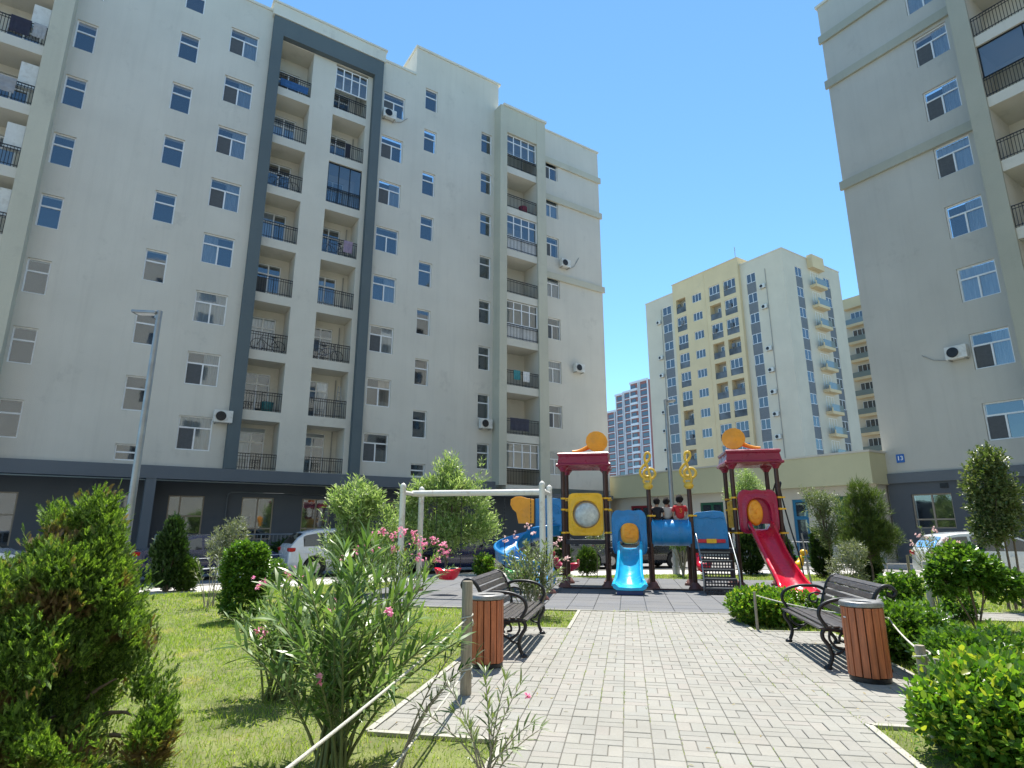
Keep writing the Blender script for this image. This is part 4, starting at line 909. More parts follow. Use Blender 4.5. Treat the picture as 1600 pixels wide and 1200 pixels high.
# slide 1 with portal and face
def arch(w, h, n=48):
    o = []
    for i in range(n):
        a = 2 * PI * i / n; c_, s_ = math.cos(a), math.sin(a); k = (abs(c_) ** 2.2 + abs(s_) ** 2.2) ** (-1 / 2.2) if s_ > 0 else (abs(c_) ** 8 + abs(s_) ** 8) ** (-1 / 8); o.append((w / 2 * k * c_, h / 2 * k * s_))
    return o
def face(q, p, z, w, h, parent, horned=False):
    x, y, _ = L3(q, p, 0); mb = MB(); n = 36
    ex = 3.2 if horned else 2
    rings = [(1, 0), (.97, -.03), (.8, -.055), (.45, -.07), (.02, -.075)]; o = rrect(w, h, 0, n, ex); vs = [(x + a * k, y + d, z + b * k) for k, d in rings for a, b in o] + [(x + a, y + .04, z + b) for a, b in o]
    R = len(rings); fs = [(i * n + k, i * n + (k + 1) % n, (i + 1) * n + (k + 1) % n, (i + 1) * n + k) for i in range(R - 1) for k in range(n)] + [tuple((R - 1) * n + k for k in range(n)), tuple(R * n + k for k in range(n - 1, -1, -1))] + [(k, R * n + k, R * n + (k + 1) % n, (k + 1) % n) for k in range(n)]
    mb.add(vs, fs); yy = y - .075
    mb.tube([(x + w * .26 * math.cos(a), yy, z - h * .10 + h * .14 * math.sin(a)) for a in [PI + i * PI / 8 for i in range(9)]], .011, 6)
    for s_ in (-1, 1): mb.tube([(x + s_ * w * .18 + w * .09 * math.cos(a), yy, z + h * .10 + h * .05 * math.sin(a)) for a in [i * PI / 6 for i in range(7)]], .01, 6)
    mb.tube([(x, yy, z + h * .08), (x - .01, yy - .03, z - .0), (x + .01, yy, z - h * .05)], .014, 6)
    mb.tube([(x + w * .2 * math.cos(a), yy + .012, z + h * .30 + h * .06 * math.sin(a * 2)) for a in [i * PI / 8 for i in range(9)]], .012, 6)
    ob = mb.build('face_plaque', PL['orange'], parent, auto=50); recalc(ob); return ob
po = ringpanel('slide_portal', .05, 15.95, 1.38, wavy(rrect(.88, 1.12, 0, ex=7), .012, 22, .4), [(a, b - .16) for a, b in arch(.54, .74)], PL['blue'], PG, .10)
mb = MB(); x, y, _ = L3(.05, 16.0, 0); mb.box(x - .30, x + .30, y - .01, y + .02, 1.16, 1.64); mb.build('backing', PL['blue'], po)
face(.06, 15.96, 1.38, .46, .56, po, True)
slide('slide', [L3(.05, 16.25, .98), L3(.05, 15.9, .96), L3(.04, 15.55, .74), L3(.02, 15.15, .42), L3(.0, 14.85, .22), L3(.0, 14.62, .17), L3(.0, 14.45, .165)], [.52, .5, .48, .50, .56, .66, .70], [.2, .2, .2, .2, .17, .12, .08], PL['sky'], PG)
sb = MB(); x, y, _ = L3(0, 14.6, 0); sb.box(x - .3, x + .3, y - .05, y + .25, 0, .115); sb.build('slide_foot', PL['navy'], PG, bevel=.02)
# tunnel
mb = MB(); x0, y0, _ = L3(.66, 16.35, 0); x1 = x0 + .90; n = 30; R0, R1 = .335, .30
prof = [(x0 - .04, R0 + .03), (x0, R0 + .03), (x0 + .03, R0), (x0 + .2, R0), (x0 + .23, R0 + .012), (x0 + .26, R0), (x0 + .6, R0), (x0 + .63, R0 + .012), (x0 + .66, R0), (x1 - .03, R0), (x1, R0 + .03), (x1 + .04, R0 + .03), (x1 + .04, R1), (x0 - .04, R1)]
vs = [(x, y0 + r * math.cos(2 * PI * k / n), 1.38 + r * math.sin(2 * PI * k / n)) for x, r in prof for k in range(n)]
R = len(prof); mb.add(vs, [(i * n + k, i * n + (k + 1) % n, ((i + 1) % R) * n + (k + 1) % n, ((i + 1) % R) * n + k) for i in range(R) for k in range(n)]); o = mb.build('tunnel', PL['blue'], PG, auto=45); recalc(o)
# blue panel with a red bar, ladder below
bp = flatpanel('side_panel', 2.08, 16.2, 1.45, [(-.42, -.47), (.42, -.47), (.42, .05), (.36, .42), (.28, .46), (.1, .475), (-.1, .455), (-.3, .44), (-.42, .36)], PL['blue'])
mb = MB(); x, y, _ = L3(2.08, 16.16, 0)
mb.tube(cr([(x - .36, y, 1.78), (x - .2, y, 1.74), (x - .05, y, 1.77), (x + .1, y, 1.73), (x + .25, y, 1.76), (x + .34, y, 1.7)]), .012, 6); mb.build('wave_relief', PL['blue'], bp, smooth=True)
mb = MB(); mb.box(x - .34, x + .34, y - .035, y, 1.13, 1.22); mb.build('red_bar', PL['red'], bp, bevel=.01); mb = MB(); mb.box(x - .12, x + .12, y - .05, y - .036, 1.12, 1.23); mb.build('yellow_knob', PL['yellow'], bp, bevel=.01)
for k in range(5):
    z = .92 - .19 * k; yy = 16.12 - .24 * k; xl, yl, _ = L3(1.72, yy, 0); w_ = .74; st = MB(); st.box(xl, xl + w_, yl - .24, yl, z - .025, z)
    rz = MB(); cols_, rows = 10, 2
    facade(rz, xl, xl + w_, z - .19, z - .025, yl - .235, [(xl + .05 + i * .068, xl + .09 + i * .068, z - .165 + j * .07, z - .125 + j * .07) for i in range(cols_) for j in range(rows)], .006)
    o = st.build('step', PL['perf'], PG); rz.build('riser', PL['perf'], o); nz = MB(); nz.box(xl, xl + w_, yl - .25, yl - .241, z - .012, z + .003); nz.build('nosing', M['galv'], o)
for s_ in (1.69, 2.49):
    mb = MB(); a = L3(s_, 16.1, 1.32); b = L3(s_, 15.0, .5); mb.tube(cr([a, L3(s_, 15.95, 1.36), L3(s_, 15.5, 1.0), L3(s_, 15.05, .62), L3(s_, 14.93, .35), L3(s_, 15.0, .05)]), .018, 8); mb.build('handrail', M['galv'], PG, smooth=True)
# tower 2
po = ringpanel('slide_portal', 3.32, 16.40, 1.90, wavy(rrect(.96, 1.10, 0, ex=7), .015, 20, .4), [(a, b - .08) for a, b in arch(.56, .80)], PL['crimson'], PG, .12, .05)
mb = MB(); x, y, _ = L3(3.32, 16.47, 0); mb.box(x - .31, x + .31, y - .01, y + .02, 1.60, 2.24); mb.build('backing', PL['crimson'], po)
face(3.24, 16.42, 1.88, .38, .66, po)
slide('slide', [L3(3.34, 16.6, 1.46), L3(3.34, 16.35, 1.44), L3(3.36, 15.95, 1.17), L3(3.42, 15.5, .76), L3(3.50, 15.05, .40), L3(3.56, 14.75, .20), L3(3.60, 14.5, .13), L3(3.62, 14.35, .12)], [.5, .5, .5, .5, .54, .60, .68, .70], [.22, .2, .18, .18, .18, .15, .1, .07], PL['red'], PG)
sb = MB(); x, y, _ = L3(3.58, 14.6, 0); sb.box(x - .3, x + .3, y - .05, y + .25, 0, .07); sb.build('slide_foot', PL['navy'], PG, bevel=.02)
mb = MB(); x, y, _ = L3(4.0, 17.0, 0); mb.tube(cr([(x - .1, y - .35, 2.35), (x, y - .3, 2.62), (x + .04, y - .05, 2.66), (x + .05, y + .0, 2.4), (x + .12, y - .3, 1.5), (x + .2, y - .55, .8), (x + .25, y - .7, .02)]), .018, 8)
mb.tube(cr([(x - .1, y + .35, 2.35), (x, y + .38, 2.62), (x + .04, y + .45, 2.66), (x + .05, y + .5, 2.4), (x + .12, y + .3, 1.5), (x + .2, y + .15, .8), (x + .25, y + .0, .02)]), .018, 8); mb.build('handrail', M['iron'], PG, smooth=True)
x, y, _ = L3(2.77, 17.05, 0); mb = MB(); mb.box(x - .03, x + .03, y - .45, y + .45, 1.5, 2.2); mb.build('side_panel', PL['yellow'], PG, bevel=.01)
# treble clefs
for q in (.59, 1.62):
    x, y, _ = L3(q, 16.15, 0)
    pts = [(-.05, .14), (-.10, .09), (-.07, .02), (.02, .0), (.07, .08), (.05, .25), (.0, .50), (-.05, .70), (-.02, .84), (.05, .86), (.08, .76), (.02, .62), (-.10, .48), (-.17, .34), (-.13, .20), (.0, .13), (.13, .17), (.18, .29), (.12, .40), (.0, .41), (-.08, .32), (-.05, .22), (.03, .20)]
    mb = MB(); mb.tube(cr([(x + a * 1.12, y + .012 * math.sin(i), 2.62 + b * .95) for i, (a, b) in enumerate(pts)], 5), .033, 8); mb.lathe([(.03, 2.46), (.10, 2.50), (.13, 2.56), (.10, 2.62), (.04, 2.66), (.01, 2.67)], 18, c=(x, y, 0)); mb.build('treble_clef', PL['gold'], PG, smooth=True)
bs = MB(); x, y, _ = L3(.3, 15.7, 0); bs.tube([L3(-1.66, 15.75, .03), L3(2.2, 15.75, .03)], .02, 6); bs.build('base_rail', PL['post'], PG)
# ============================================================ SWING
SW = empty('swing_set', QP(-3.45, 13.95, 0), -PA, 'white steel swing frame with ball-topped posts and two seats', 'swing')
for q, p in ((-1.65, -.65), (-1.65, .65), (1.62, -.65), (1.62, .65)):
    mb = MB(); mb.tube([(q, p, .05), (q, p, 2.38)], .068, 14); mb.lathe([(.062, 2.38), (.07, 2.40), (.075, 2.43), (.06, 2.48), (.03, 2.51), (.005, 2.52)], 14, c=(q, p, 0)); o = mb.build('post', PL['white'], SW, auto=50)
    f = MB(); f.lathe([(.13, .0), (.13, .03), (.09, .08), (.07, .1)], 12, c=(q, p, 0)); f.build('shoe', PL['shoe'], o, auto=40)
for q in (-1.65, 1.62):
    mb = MB(); mb.tube([(q, -.65, 2.3), (q, .65, 2.3)], .05, 12); mb.build('cross_tube', PL['white'], SW, auto=50)
mb = MB(); mb.tube([(-1.65, 0, 2.31), (1.62, 0, 2.31)], .072, 14); mb.build('beam', PL['white'], SW, auto=50)
for q, m in ((-.72, 'red'), (.95, 'green')):
    for s_ in (-.31, .31):
        mb = MB(); mb.tube([(q + s_, 0, 2.24), (q + s_, 0, 2.38)], .015, 6); n = 40
        for i in range(n):
            z = 2.24 - (2.24 - .52) * (i + .5) / n; hh = (2.24 - .52) / n * .62
            if i % 2: mb.box(q + s_ * (1 - .0) - .009, q + s_ + .009, -.003, .003, z - hh, z + hh)
            else: mb.box(q + s_ - .003, q + s_ + .003, -.009, .009, z - hh, z + hh)
        mb.build('chain', M['iron'], SW)
    mb = MB(); n = 24; rings = [(.0, .36), (.16, .365), (.22, .39), (.28, .50), (.31, .54), (.33, .53), (.30, .46), (.24, .345), (.16, .32), (.0, .315)]
    mb.lathe([(max(.003, r), z) for r, z in rings], n, c=(0, 0, 0)); mb.v = [(q + a * (1 + .0), b * .55, c_ + .05 * abs(a) / .3 * (1 if abs(a) > .2 else 0)) for a, b, c_ in mb.v]; mb.build('seat', PL[m], SW, smooth=True)
# ============================================================ SPRING RIDERS
def rider(x, y, rz, main, sec, label):
    t = empty('spring_rider', (x, y, 0), rz, label, 'spring toy', 'spring riders around the play set')
    mb = MB(); mb.tube([(.07 * math.cos(i * .6), .07 * math.sin(i * .6), .03 + .0045 * i) for i in range(56)], .012, 6); mb.build('spring', M['iron'], t, smooth=True)
    mb = MB(); body = cr([(-.42, 0, .46), (-.3, 0, .42), (-.12, 0, .36), (.08, 0, .36), (.22, 0, .46), (.30, 0, .62), (.38, 0, .74)], 4); n = len(body); mb.tube(body, [.05 + .08 * math.sin(PI * min(1, i / n * 1.15)) for i in range(n)], 12); mb.lathe([(.01, -.02), (.1, .02), (.12, .08), (.09, .14), (.02, .17)], 14, c=(.40, 0, .68)); mb.build('body', PL[main], t, smooth=True)
    mb = MB(); mb.box(-.38, -.05, -.09, .09, .44, .48); mb.box(-.42, -.38, -.09, .09, .44, .60); mb.build('seat', PL[sec], t, bevel=.02)
    mb = MB(); mb.tube([(.27, -.2, .62), (.27, .2, .62)], .018, 8); mb.tube([(.05, -.2, .28), (.05, .2, .28)], .02, 8); mb.build('handlebar', PL[sec], t, smooth=True)
gx = G(893, 912); rider(-.08 + gx[0], 18.2, rad(160), 'crimson', 'red', 'red spring rider standing behind the post of the left maroon-roofed tower')
rider(5.65, 18.3, rad(100), 'red', 'crimson', 'red spring rider peeking out behind the black climbing steps')
gx = atY(1242, 880, 19.0); rider(gx[0], 19.0, rad(20), 'yellow', 'green', 'yellow and green spring rider right of the red slide')
# ============================================================ BENCHES
slat_m = pmat('dark_slat', (.055, .048, .046), .38, var=.35, vscale=9, stretch=(1, 12, 12), bump=.3, bscale=50, dirt=(.14, .13, .12), dscale=6)
def bench(label, q, p, rz):
    t = empty('park_bench', QP(q, p, 0), rz, label, 'bench', 'black park benches facing each other across the path'); Lh = .84
    seat = [(-.02, .405), (.05, .425), (.13, .425), (.21, .415), (.29, .405), (.37, .40), (.44, .405)]
    s_ = None
    for a, z in seat:
        mb = MB(); mb.box(-Lh, Lh, a - .032, a + .032, z, z + .022); mb.build('seat_slat', slat_m, t, bevel=.006)
    back = [(.475, .50, 12), (.50, .585, 16), (.53, .67, 20), (.565, .75, 26), (.61, .82, 36), (.67, .862, 66), (.735, .845, 115)]
    for a, z, an in back:
        Mx = Matrix.Translation((0, a, z)) @ Matrix.Rotation(rad(-an), 4, 'X'); mb = MB(); mb.box(-Lh, Lh, -.011, .011, -.034, .034, Mx); mb.build('back_slat', slat_m, t, bevel=.006)
    for sx in (-Lh + .02, Lh - .02):
        mb = MB(); K = lambda pts, r=.02: mb.tube(cr([(sx, a, z) for a, z in pts], 5), r, 8)
        K([(.0, .0), (.03, .06), (.055, .14), (.03, .24), (-.02, .32), (-.01, .39), (.05, .41), (.25, .39), (.45, .385)], .023); K([(.60, 0), (.585, .06), (.53, .14), (.48, .24), (.455, .36), (.47, .5), (.515, .64), (.56, .76), (.61, .83), (.67, .87), (.74, .86), (.775, .81), (.75, .765), (.71, .775), (.705, .81)], .023)
        K([(.54, .67), (.44, .72), (.28, .73), (.12, .71), (.0, .65), (-.035, .56), (.0, .48), (.05, .42)], .021)
        K([(.50, .62), (.40, .64), (.32, .60), (.33, .53), (.40, .52), (.43, .57)], .012); K([(.06, .40), (.05, .30), (.12, .22), (.22, .22), (.28, .30), (.24, .37), (.17, .36), (.15, .30), (.20, .28)], .014); K([(.30, .38), (.34, .28), (.42, .22), (.50, .22)], .014); K([(.05, .15), (.14, .17), (.20, .22)], .013)
        mb.lathe([(.045, 0), (.045, .02), (.025, .04)], 8, c=(sx, .0, 0)); mb.lathe([(.045, 0), (.045, .02), (.025, .04)], 8, c=(sx, .60, 0)); mb.build('end_frame', M['iron'], t, auto=60)
bench('black slatted bench with scrolled iron arms on the left side of the path', -1.28, 8.34, PI / 2 - PA)
bench('black slatted bench with scrolled iron arms on the right side of the path', 2.09, 8.35, -PI / 2 - PA)
wood_m = pmat('stained_wood', (.40, .125, .05), .5, var=.35, vscale=5, stretch=(8, 8, .6), bump=.4, bscale=40, dirt=(.24, .09, .05), dscale=4)
def bin_(label, q, p, tag_=False):
    t = empty('litter_bin', QP(q, p, 0), rad(random.uniform(0, 20)), label, 'litter bin', 'wood-slatted litter bins at the bench ends'); n = 16
    for i in range(n):
        a = 2 * PI * i / n; Mx = Matrix.Rotation(a, 4, 'Z') @ Matrix.Translation((.185, 0, 0)); mb = MB(); mb.box(-.010, .010, -.032, .032, .05 + random.uniform(-.003, .003), .705, Mx); mb.build('slat', wood_m, t, bevel=.004)
    mb = MB(); mb.lathe([(.165, .02), (.165, .70), (.155, .70), (.155, .05), (.01, .05)], 28); mb.lathe([(.19, 0), (.19, .045), (.16, .045), (.16, .0)], 28); mb.build('liner', M['iron'], t, auto=50)
    mb = MB(); mb.lathe([(.20, .71), (.207, .715), (.207, .75), (.195, .762), (.125, .757), (.10, .75), (.098, .70), (.12, .70), (.19, .705)], 32); mb.build('lid', pmat('lid_steel', (.26, .26, .255), .42, .5, dirt=(.14, .14, .135), dscale=9), t, auto=50)
    if tag_: mb = MB(); mb.box(-.205, -.201, -.015, .02, .60, .61); mb.build('sticker', M['upvc'], t)
bin_('tall red-brown slatted bin with grey lid beside the left bench and wooden post', -1.62, 7.0); bin_('tall red-brown slatted bin with grey lid in front of the right bench', 2.36, 7.1, True)
# ============================================================ POSTS AND ROPES
post_m = pmat('weathered_wood', (.30, .265, .205), .9, var=.25, vscale=8, stretch=(8, 8, .5), bump=.8, bscale=60, dirt=(.17, .15, .12), dscale=5)
def wpost(label, x, y, h, r, z0=-.02, m=None, lean=0):
    mb = MB(); mb.tube([(0, 0, z0), (lean * .5, .005, h * .5), (lean, 0, h - .012), (lean, 0, h)], [r * 1.03, r, r * .98, r * .88], 12); o = mb.build('fence_post', m or post_m, auto=40); o.location = (x, y, 0); return tag(o, label, 'post')
PL0 = (-.43, 6.01); wpost('thick round wooden post in front of the left litter bin', PL0[0], PL0[1], 1.0, .052)
wpost('short wooden post at the edge of the bright hedge, bottom right', 3.09, 4.8, .64, .036, lean=-.02)
gx = G(1184, 985); wpost('thin pale post in the low hedge left of the right bench', gx[0], gx[1], .55, .02)
gx = G(1459, 965); wpost('pale square-looking post under the oleander, right of the right bench', gx[0], gx[1], .93, .055, m=pmat('pale_wood', (.42, .39, .33), .85, bump=.5))
gx = G(1424, 911); wpost('slim grey post on the far lawn left of the parked hatchback', gx[0], gx[1], .75, .035)
gx = G(1268, 912); wpost('thin leaning dark pole behind the red slide', gx[0], gx[1], 1.35, .02, m=M['pipe'], lean=-.12)
rope_m = pmat('rope', (.55, .54, .46), .9, var=.2, vscale=120, bump=.8, bscale=250)
def rope(label, a, b, sag, r=.008, knot=None):
    a, b = Vector(a), Vector(b); n = 22; mb = MB(); mb.tube([a.lerp(b, i / n) + Vector((0, 0, -sag * 4 * (i / n) * (1 - i / n))) for i in range(n + 1)], r, 6)
    if knot: 
        c_ = Vector(knot); mb.tube([c_ + Vector((.056 * math.cos(k * PI / 8), .056 * math.sin(k * PI / 8), .004 * k - .03)) for k in range(20)], r * .9, 6); mb.tube([c_ + Vector((.05, -.03, 0)), c_ + Vector((.062, -.045, -.03)), c_ + Vector((.058, -.04, -.06))], r * .9, 6)
    return tag(mb.build('rope', rope_m, smooth=True), label, 'rope', 'ropes of the park edging')
rope('upper rope running from the thick post down past the foreground oleander', (PL0[0], PL0[1], .66), (-.93, 1.9, .62), .03, knot=(PL0[0], PL0[1], .66)); rope('lower rope running from the foot of the thick post to the bottom edge', (PL0[0], PL0[1], .2), (-.86, 1.9, .22), .02, knot=(PL0[0], PL0[1], .2))
RP = (3.09, 4.8); rope('rope from the hidden post behind the right bin to the short post', (3.07, 4.8, .60), (4.3, 7.2, .5), .03); rope('upper rope sagging from the short post over the bright hedge', (3.07, 4.8, .56), (5.6, 5.6, .58), .14, knot=(3.075, 4.8, .56)); rope('lower rope from the short post across the bright hedge', (3.08, 4.8, .38), (3.8, 3.2, .52), .05)
rope('thin rope between the hedge post and the right bench', (gx[0] * 0 + 3.72, 9.5, .5), (4.3, 7.2, .5), .05)
# ============================================================ LAMP POSTS
def lamp(label, x, y, h, r0, r1, arm, z0=-.03):
    t = empty('street_lamp', (x, y, z0), 0, label, 'street lamp'); mb = MB(); mb.tube([(0, 0, 0), (0, 0, .25), (0, 0, .26), (0, 0, h)], [r0 * 1.25, r0 * 1.25, r0, r1], 16); mb.build('pole', M['galv'], t, auto=40)
    mb = MB(); s_ = 1 if arm > 0 else -1; mb.box(-.06, .10 * s_ if s_ > 0 else .10, -.05, .05, h - .22, h - .003) if s_ > 0 else mb.box(-.10, .06, -.05, .05, h - .22, h - .003); mb.build('bracket', M['galv'], t, bevel=.01)
    mb = MB(); a, b = sorted((.04 * s_, arm)); HR = Matrix.Translation((0, 0, h)) @ Matrix.Rotation(rad(-3 * s_), 4, 'Y') @ Matrix.Translation((0, 0, -h)); mb.box(a, b, -.13, .13, h - .11, h - .03, HR); o = mb.build('lamp_head', M['galv'], t, bevel=.02); g = MB(); g.box(a + .1, b - .05, -.09, .09, h - .118, h - .111, HR); g.build('lens', M['pwhite'], o)
lamp('tall grey street lamp rising in front of the long grey block, left', -9.78, 15.5, 7.38, .105, .07, -.72); lamp('slim street lamp behind the seated children, before the cream tower', 5.62, 21.2, 6.1, .10, .055, .34)
# ============================================================ PEOPLE
skin_m = pmat('skin', (.42, .25, .17), .5, var=.06); hair_m = pmat('dark_hair', (.010, .008, .008), .95, var=.4, vscale=40, bump=.8, bscale=150)
def skinmesh(name, pts, edges, rr, m, parent, root=0, sub=2):
    me = bpy.data.meshes.new(name); me.from_pydata(pts, edges, []); o = link(name, me, m, parent); sk = o.modifiers.new('skin', 'SKIN'); sk.use_smooth_shade = True
    for i, r in enumerate(rr):
        v = me.skin_vertices[0].data[i]; v.radius = r if isinstance(r, tuple) else (r, r); v.use_root = (i == root)
    sb_ = o.modifiers.new('sub', 'SUBSURF'); sb_.levels = sub; sb_.render_levels = sub; return o
def kid(label, q, p, z, rz, s_, shirt, trous, lean=0.0, emblem=None, turn=0.0):
    t = empty('person', QP(q, p, z), rz - PA, label, 'person'); t.scale = (s_, s_, s_)
    X = lean
    P = [(0, 0, .09), (X * .4, -.01, .22), (X * .8, .0, .36), (X, .01, .45), (X, .02, .52), (X + .01, .03, .60), (X + .01, .035, .68)]
    E_ = [(0, 1), (1, 2), (2, 3), (3, 4), (4, 5), (5, 6)]; Rr = [(.115, .09), (.10, .075), (.115, .075), (.075, .055), (.038, .04), (.072, .078), (.06, .065)]
    i0 = len(P)
    P += [(X + .0, .115, .60)]; E_ += [(5, i0)]; Rr += [.018]
    for sx in (-1, 1):
        i = len(P); P += [(X + sx * .145, .0, .41), (X + sx * .20, .04, .24), (X * .6 + sx * .17, .20, .13), (X * .6 + sx * .165, .25, .11)]; E_ += [(2, i), (i, i + 1), (i + 1, i + 2), (i + 2, i + 3)]; Rr += [.045, .034, .024, (.03, .015)]
        for k, (dx, l) in enumerate(((-.026, .055), (-.009, .065), (.009, .062), (.026, .05))):
            j = len(P); P += [(X * .6 + sx * .165 + dx, .28, .105), (X * .6 + sx * .165 + dx * 1.1, .25 + l, .085)]; E_ += [(i + 3, j), (j, j + 1)]; Rr += [.009, .007]
        j = len(P); P += [(X * .6 + sx * .165 - sx * .045, .25, .10)]; E_ += [(i + 3, j)]; Rr += [.009]
        i = len(P); P += [(sx * .08, .05, .06), (sx * .11, .36, .07), (sx * .11, .42, -.18), (sx * .11, .43, -.30), (sx * .11, .53, -.33)]; E_ += [(0, i), (i, i + 1), (i + 1, i + 2), (i + 2, i + 3), (i + 3, i + 4)]; Rr += [.075, .05, .04, .03, (.035, .02)]
        i = len(P); P += [(X + sx * .078, .03, .60)]; E_ += [(5, i)]; Rr += [(.012, .02)]
    skinmesh('body', P, E_, Rr, skin_m, t)
    P = [(0, 0, .06), (X * .4, -.01, .20), (X * .8, .0, .35), (X, .01, .44)]; E_ = [(0, 1), (1, 2), (2, 3)]; Rr = [(.135, .105), (.122, .092), (.132, .09), (.08, .065)]
    for sx in (-1, 1): i = len(P); P += [(X + sx * .15, .0, .40), (X + sx * .20, .035, .27)]; E_ += [(2, i), (i, i + 1)]; Rr += [.062, .052]
    skinmesh('shirt', P, E_, Rr, shirt, t)
    P = [(0, .0, .075)]; E_ = []; Rr = [(.14, .10)]
    for sx in (-1, 1): i = len(P); P += [(sx * .085, .06, .06), (sx * .11, .34, .07)]; E_ += [(0, i), (i, i + 1)]; Rr += [.085, .065]
    skinmesh('trousers', P, E_, Rr, trous, t)
    mb = MB(); n = 20; vs = []; rows = 9
    for i in range(rows):
        a = PI * .80 * i / (rows - 1)
        for k in range(n):
            b = 2 * PI * k / n; f = 1 + .10 * math.sin(k * 2.3 + i * 1.7) + .05 * math.sin(k * 5.1); back = 1.0 if math.sin(b) < .25 else .82
            vs.append((X + .01 + .104 * f * math.sin(a) * math.cos(b), .026 + .112 * f * math.sin(a) * math.sin(b) * (1 if math.sin(b) < .2 else .75) - .012, .632 + .125 * math.cos(a) * back * f))
    mb.add(vs, [(i * n + k, i * n + (k + 1) % n, (i + 1) * n + (k + 1) % n, (i + 1) * n + k) for i in range(rows - 1) for k in range(n)]); mb.build('hair', hair_m, t, smooth=True)
    if emblem:
        mb = MB(); mb.tube(cr([(X + .05 * a, -.098, .31 + .055 * b) for a, b in ((-.6, 1), (.6, .9), (.1, .25), (.7, -.3), (.3, -1), (-.6, -.9))]), .006, 6); mb.build('back_print', emblem, t)
    return t
jer = pmat('red_jersey', (.50, .02, .025), .8, var=.1, bump=.3); blk = pmat('black_shirt', (.015, .015, .02), .85); wht = pmat('white_shirt', (.42, .41, .39), .85)
kid('child in a black shirt seated on the blue tunnel, leftmost of three', .80, 16.3, 1.66, rad(-14), .82, blk, blk, -.02); kid('child in a whitish shirt seated in the middle on the blue tunnel', 1.04, 16.42, 1.66, rad(4), .82, wht, blk, .0)
kid('child in a red jersey with a yellow print seated on the blue tunnel, rightmost', 1.37, 16.3, 1.66, rad(6), .90, jer, pmat('grey_shorts', (.3, .3, .3), .9), .0, PL['gold'])
# ============================================================ CARS
def interp(x, tb):
    for (a, va), (b, vb) in zip(tb, tb[1:]):
        if x <= b: return va + (vb - va) * (x - a) / (b - a) if b > a else vb
    return tb[-1][1]
CARS = {
 'hatch': dict(L=4.15, top=[(0, .60), (.03, .92), (.08, 1.0), (.22, 1.22), (.42, 1.42), (.8, 1.49), (1.7, 1.53), (2.15, 1.50), (2.6, 1.28), (3.05, 1.03), (3.2, .98), (3.7, .88), (4.0, .76), (4.1, .62), (4.15, .45)], side=[(.34, 1.0), (1.07, 1.88), (1.95, 2.85)], ws=(2.2, 3.0), rw=(.1, .36), wb=(.78, 3.32), hw=.87),
 'suv': dict(L=4.45, top=[(0, .62), (.03, .98), (.10, 1.08), (.28, 1.32), (.55, 1.50), (1.0, 1.59), (1.9, 1.62), (2.35, 1.58), (2.8, 1.36), (3.2, 1.12), (3.4, 1.07), (3.9, 1.0), (4.25, .88), (4.4, .7), (4.45, .5)], side=[(.45, 1.15), (1.22, 2.05), (2.12, 3.0)], ws=(2.45, 3.15), rw=(.12, .46), wb=(.85, 3.5), hw=.91),
 'sedan': dict(L=4.6, top=[(0, .60), (.04, .88), (.12, .96), (.6, 1.0), (.95, 1.06), (1.4, 1.32), (1.8, 1.42), (2.3, 1.44), (2.7, 1.38), (3.2, 1.12), (3.5, .98), (4.1, .88), (4.45, .74), (4.57, .6), (4.6, .45)], side=[(1.1, 1.9), (1.97, 2.75), (2.82, 3.25)], ws=(2.75, 3.4), rw=(1.0, 1.5), wb=(.9, 3.72), hw=.88)}
tyre_m = pmat('tyre', (.02, .02, .02), .8); rim_m = pmat('alloy', (.5, .5, .52), .3, .8, var=.05); carglass = glassmat('car_glass', (.012, .015, .018), .08); red_l = pmat('red_lens', (.45, .01, .01), .15); lens = pmat('lamp_lens', (.6, .62, .65), .1, .3)
def wheel(parent, x, y, r, side):
    t = MB(); w_ = .20; t.lathe([(r * .62, -w_ / 2), (r * .9, -w_ / 2), (r, -w_ / 2 + .03), (r, w_ / 2 - .03), (r * .9, w_ / 2), (r * .62, w_ / 2)], 28, M=Matrix.Rotation(PI / 2, 4, 'X')); o = t.build('wheel', tyre_m, parent, auto=40); o.location = (x, y, r)
    d = MB(); yo = -.085 * side
    d.lathe([(r * .63, 0), (r * .63, .02), (r * .56, .03), (r * .53, -.03), (.01, -.03)], 24, c=(0, -yo * -1 * -1, 0), M=Matrix.Rotation(PI / 2 * side, 4, 'X'))
    for k in range(5):
        a = k * 2 * PI / 5; Mx = Matrix.Rotation(a, 4, 'Y'); y0, y1 = sorted((yo * 1.02, yo * 1.28)); d.box(-.028, .028, y0, y1, .02, r * .6, Mx)
    d.build('rim', rim_m, o)
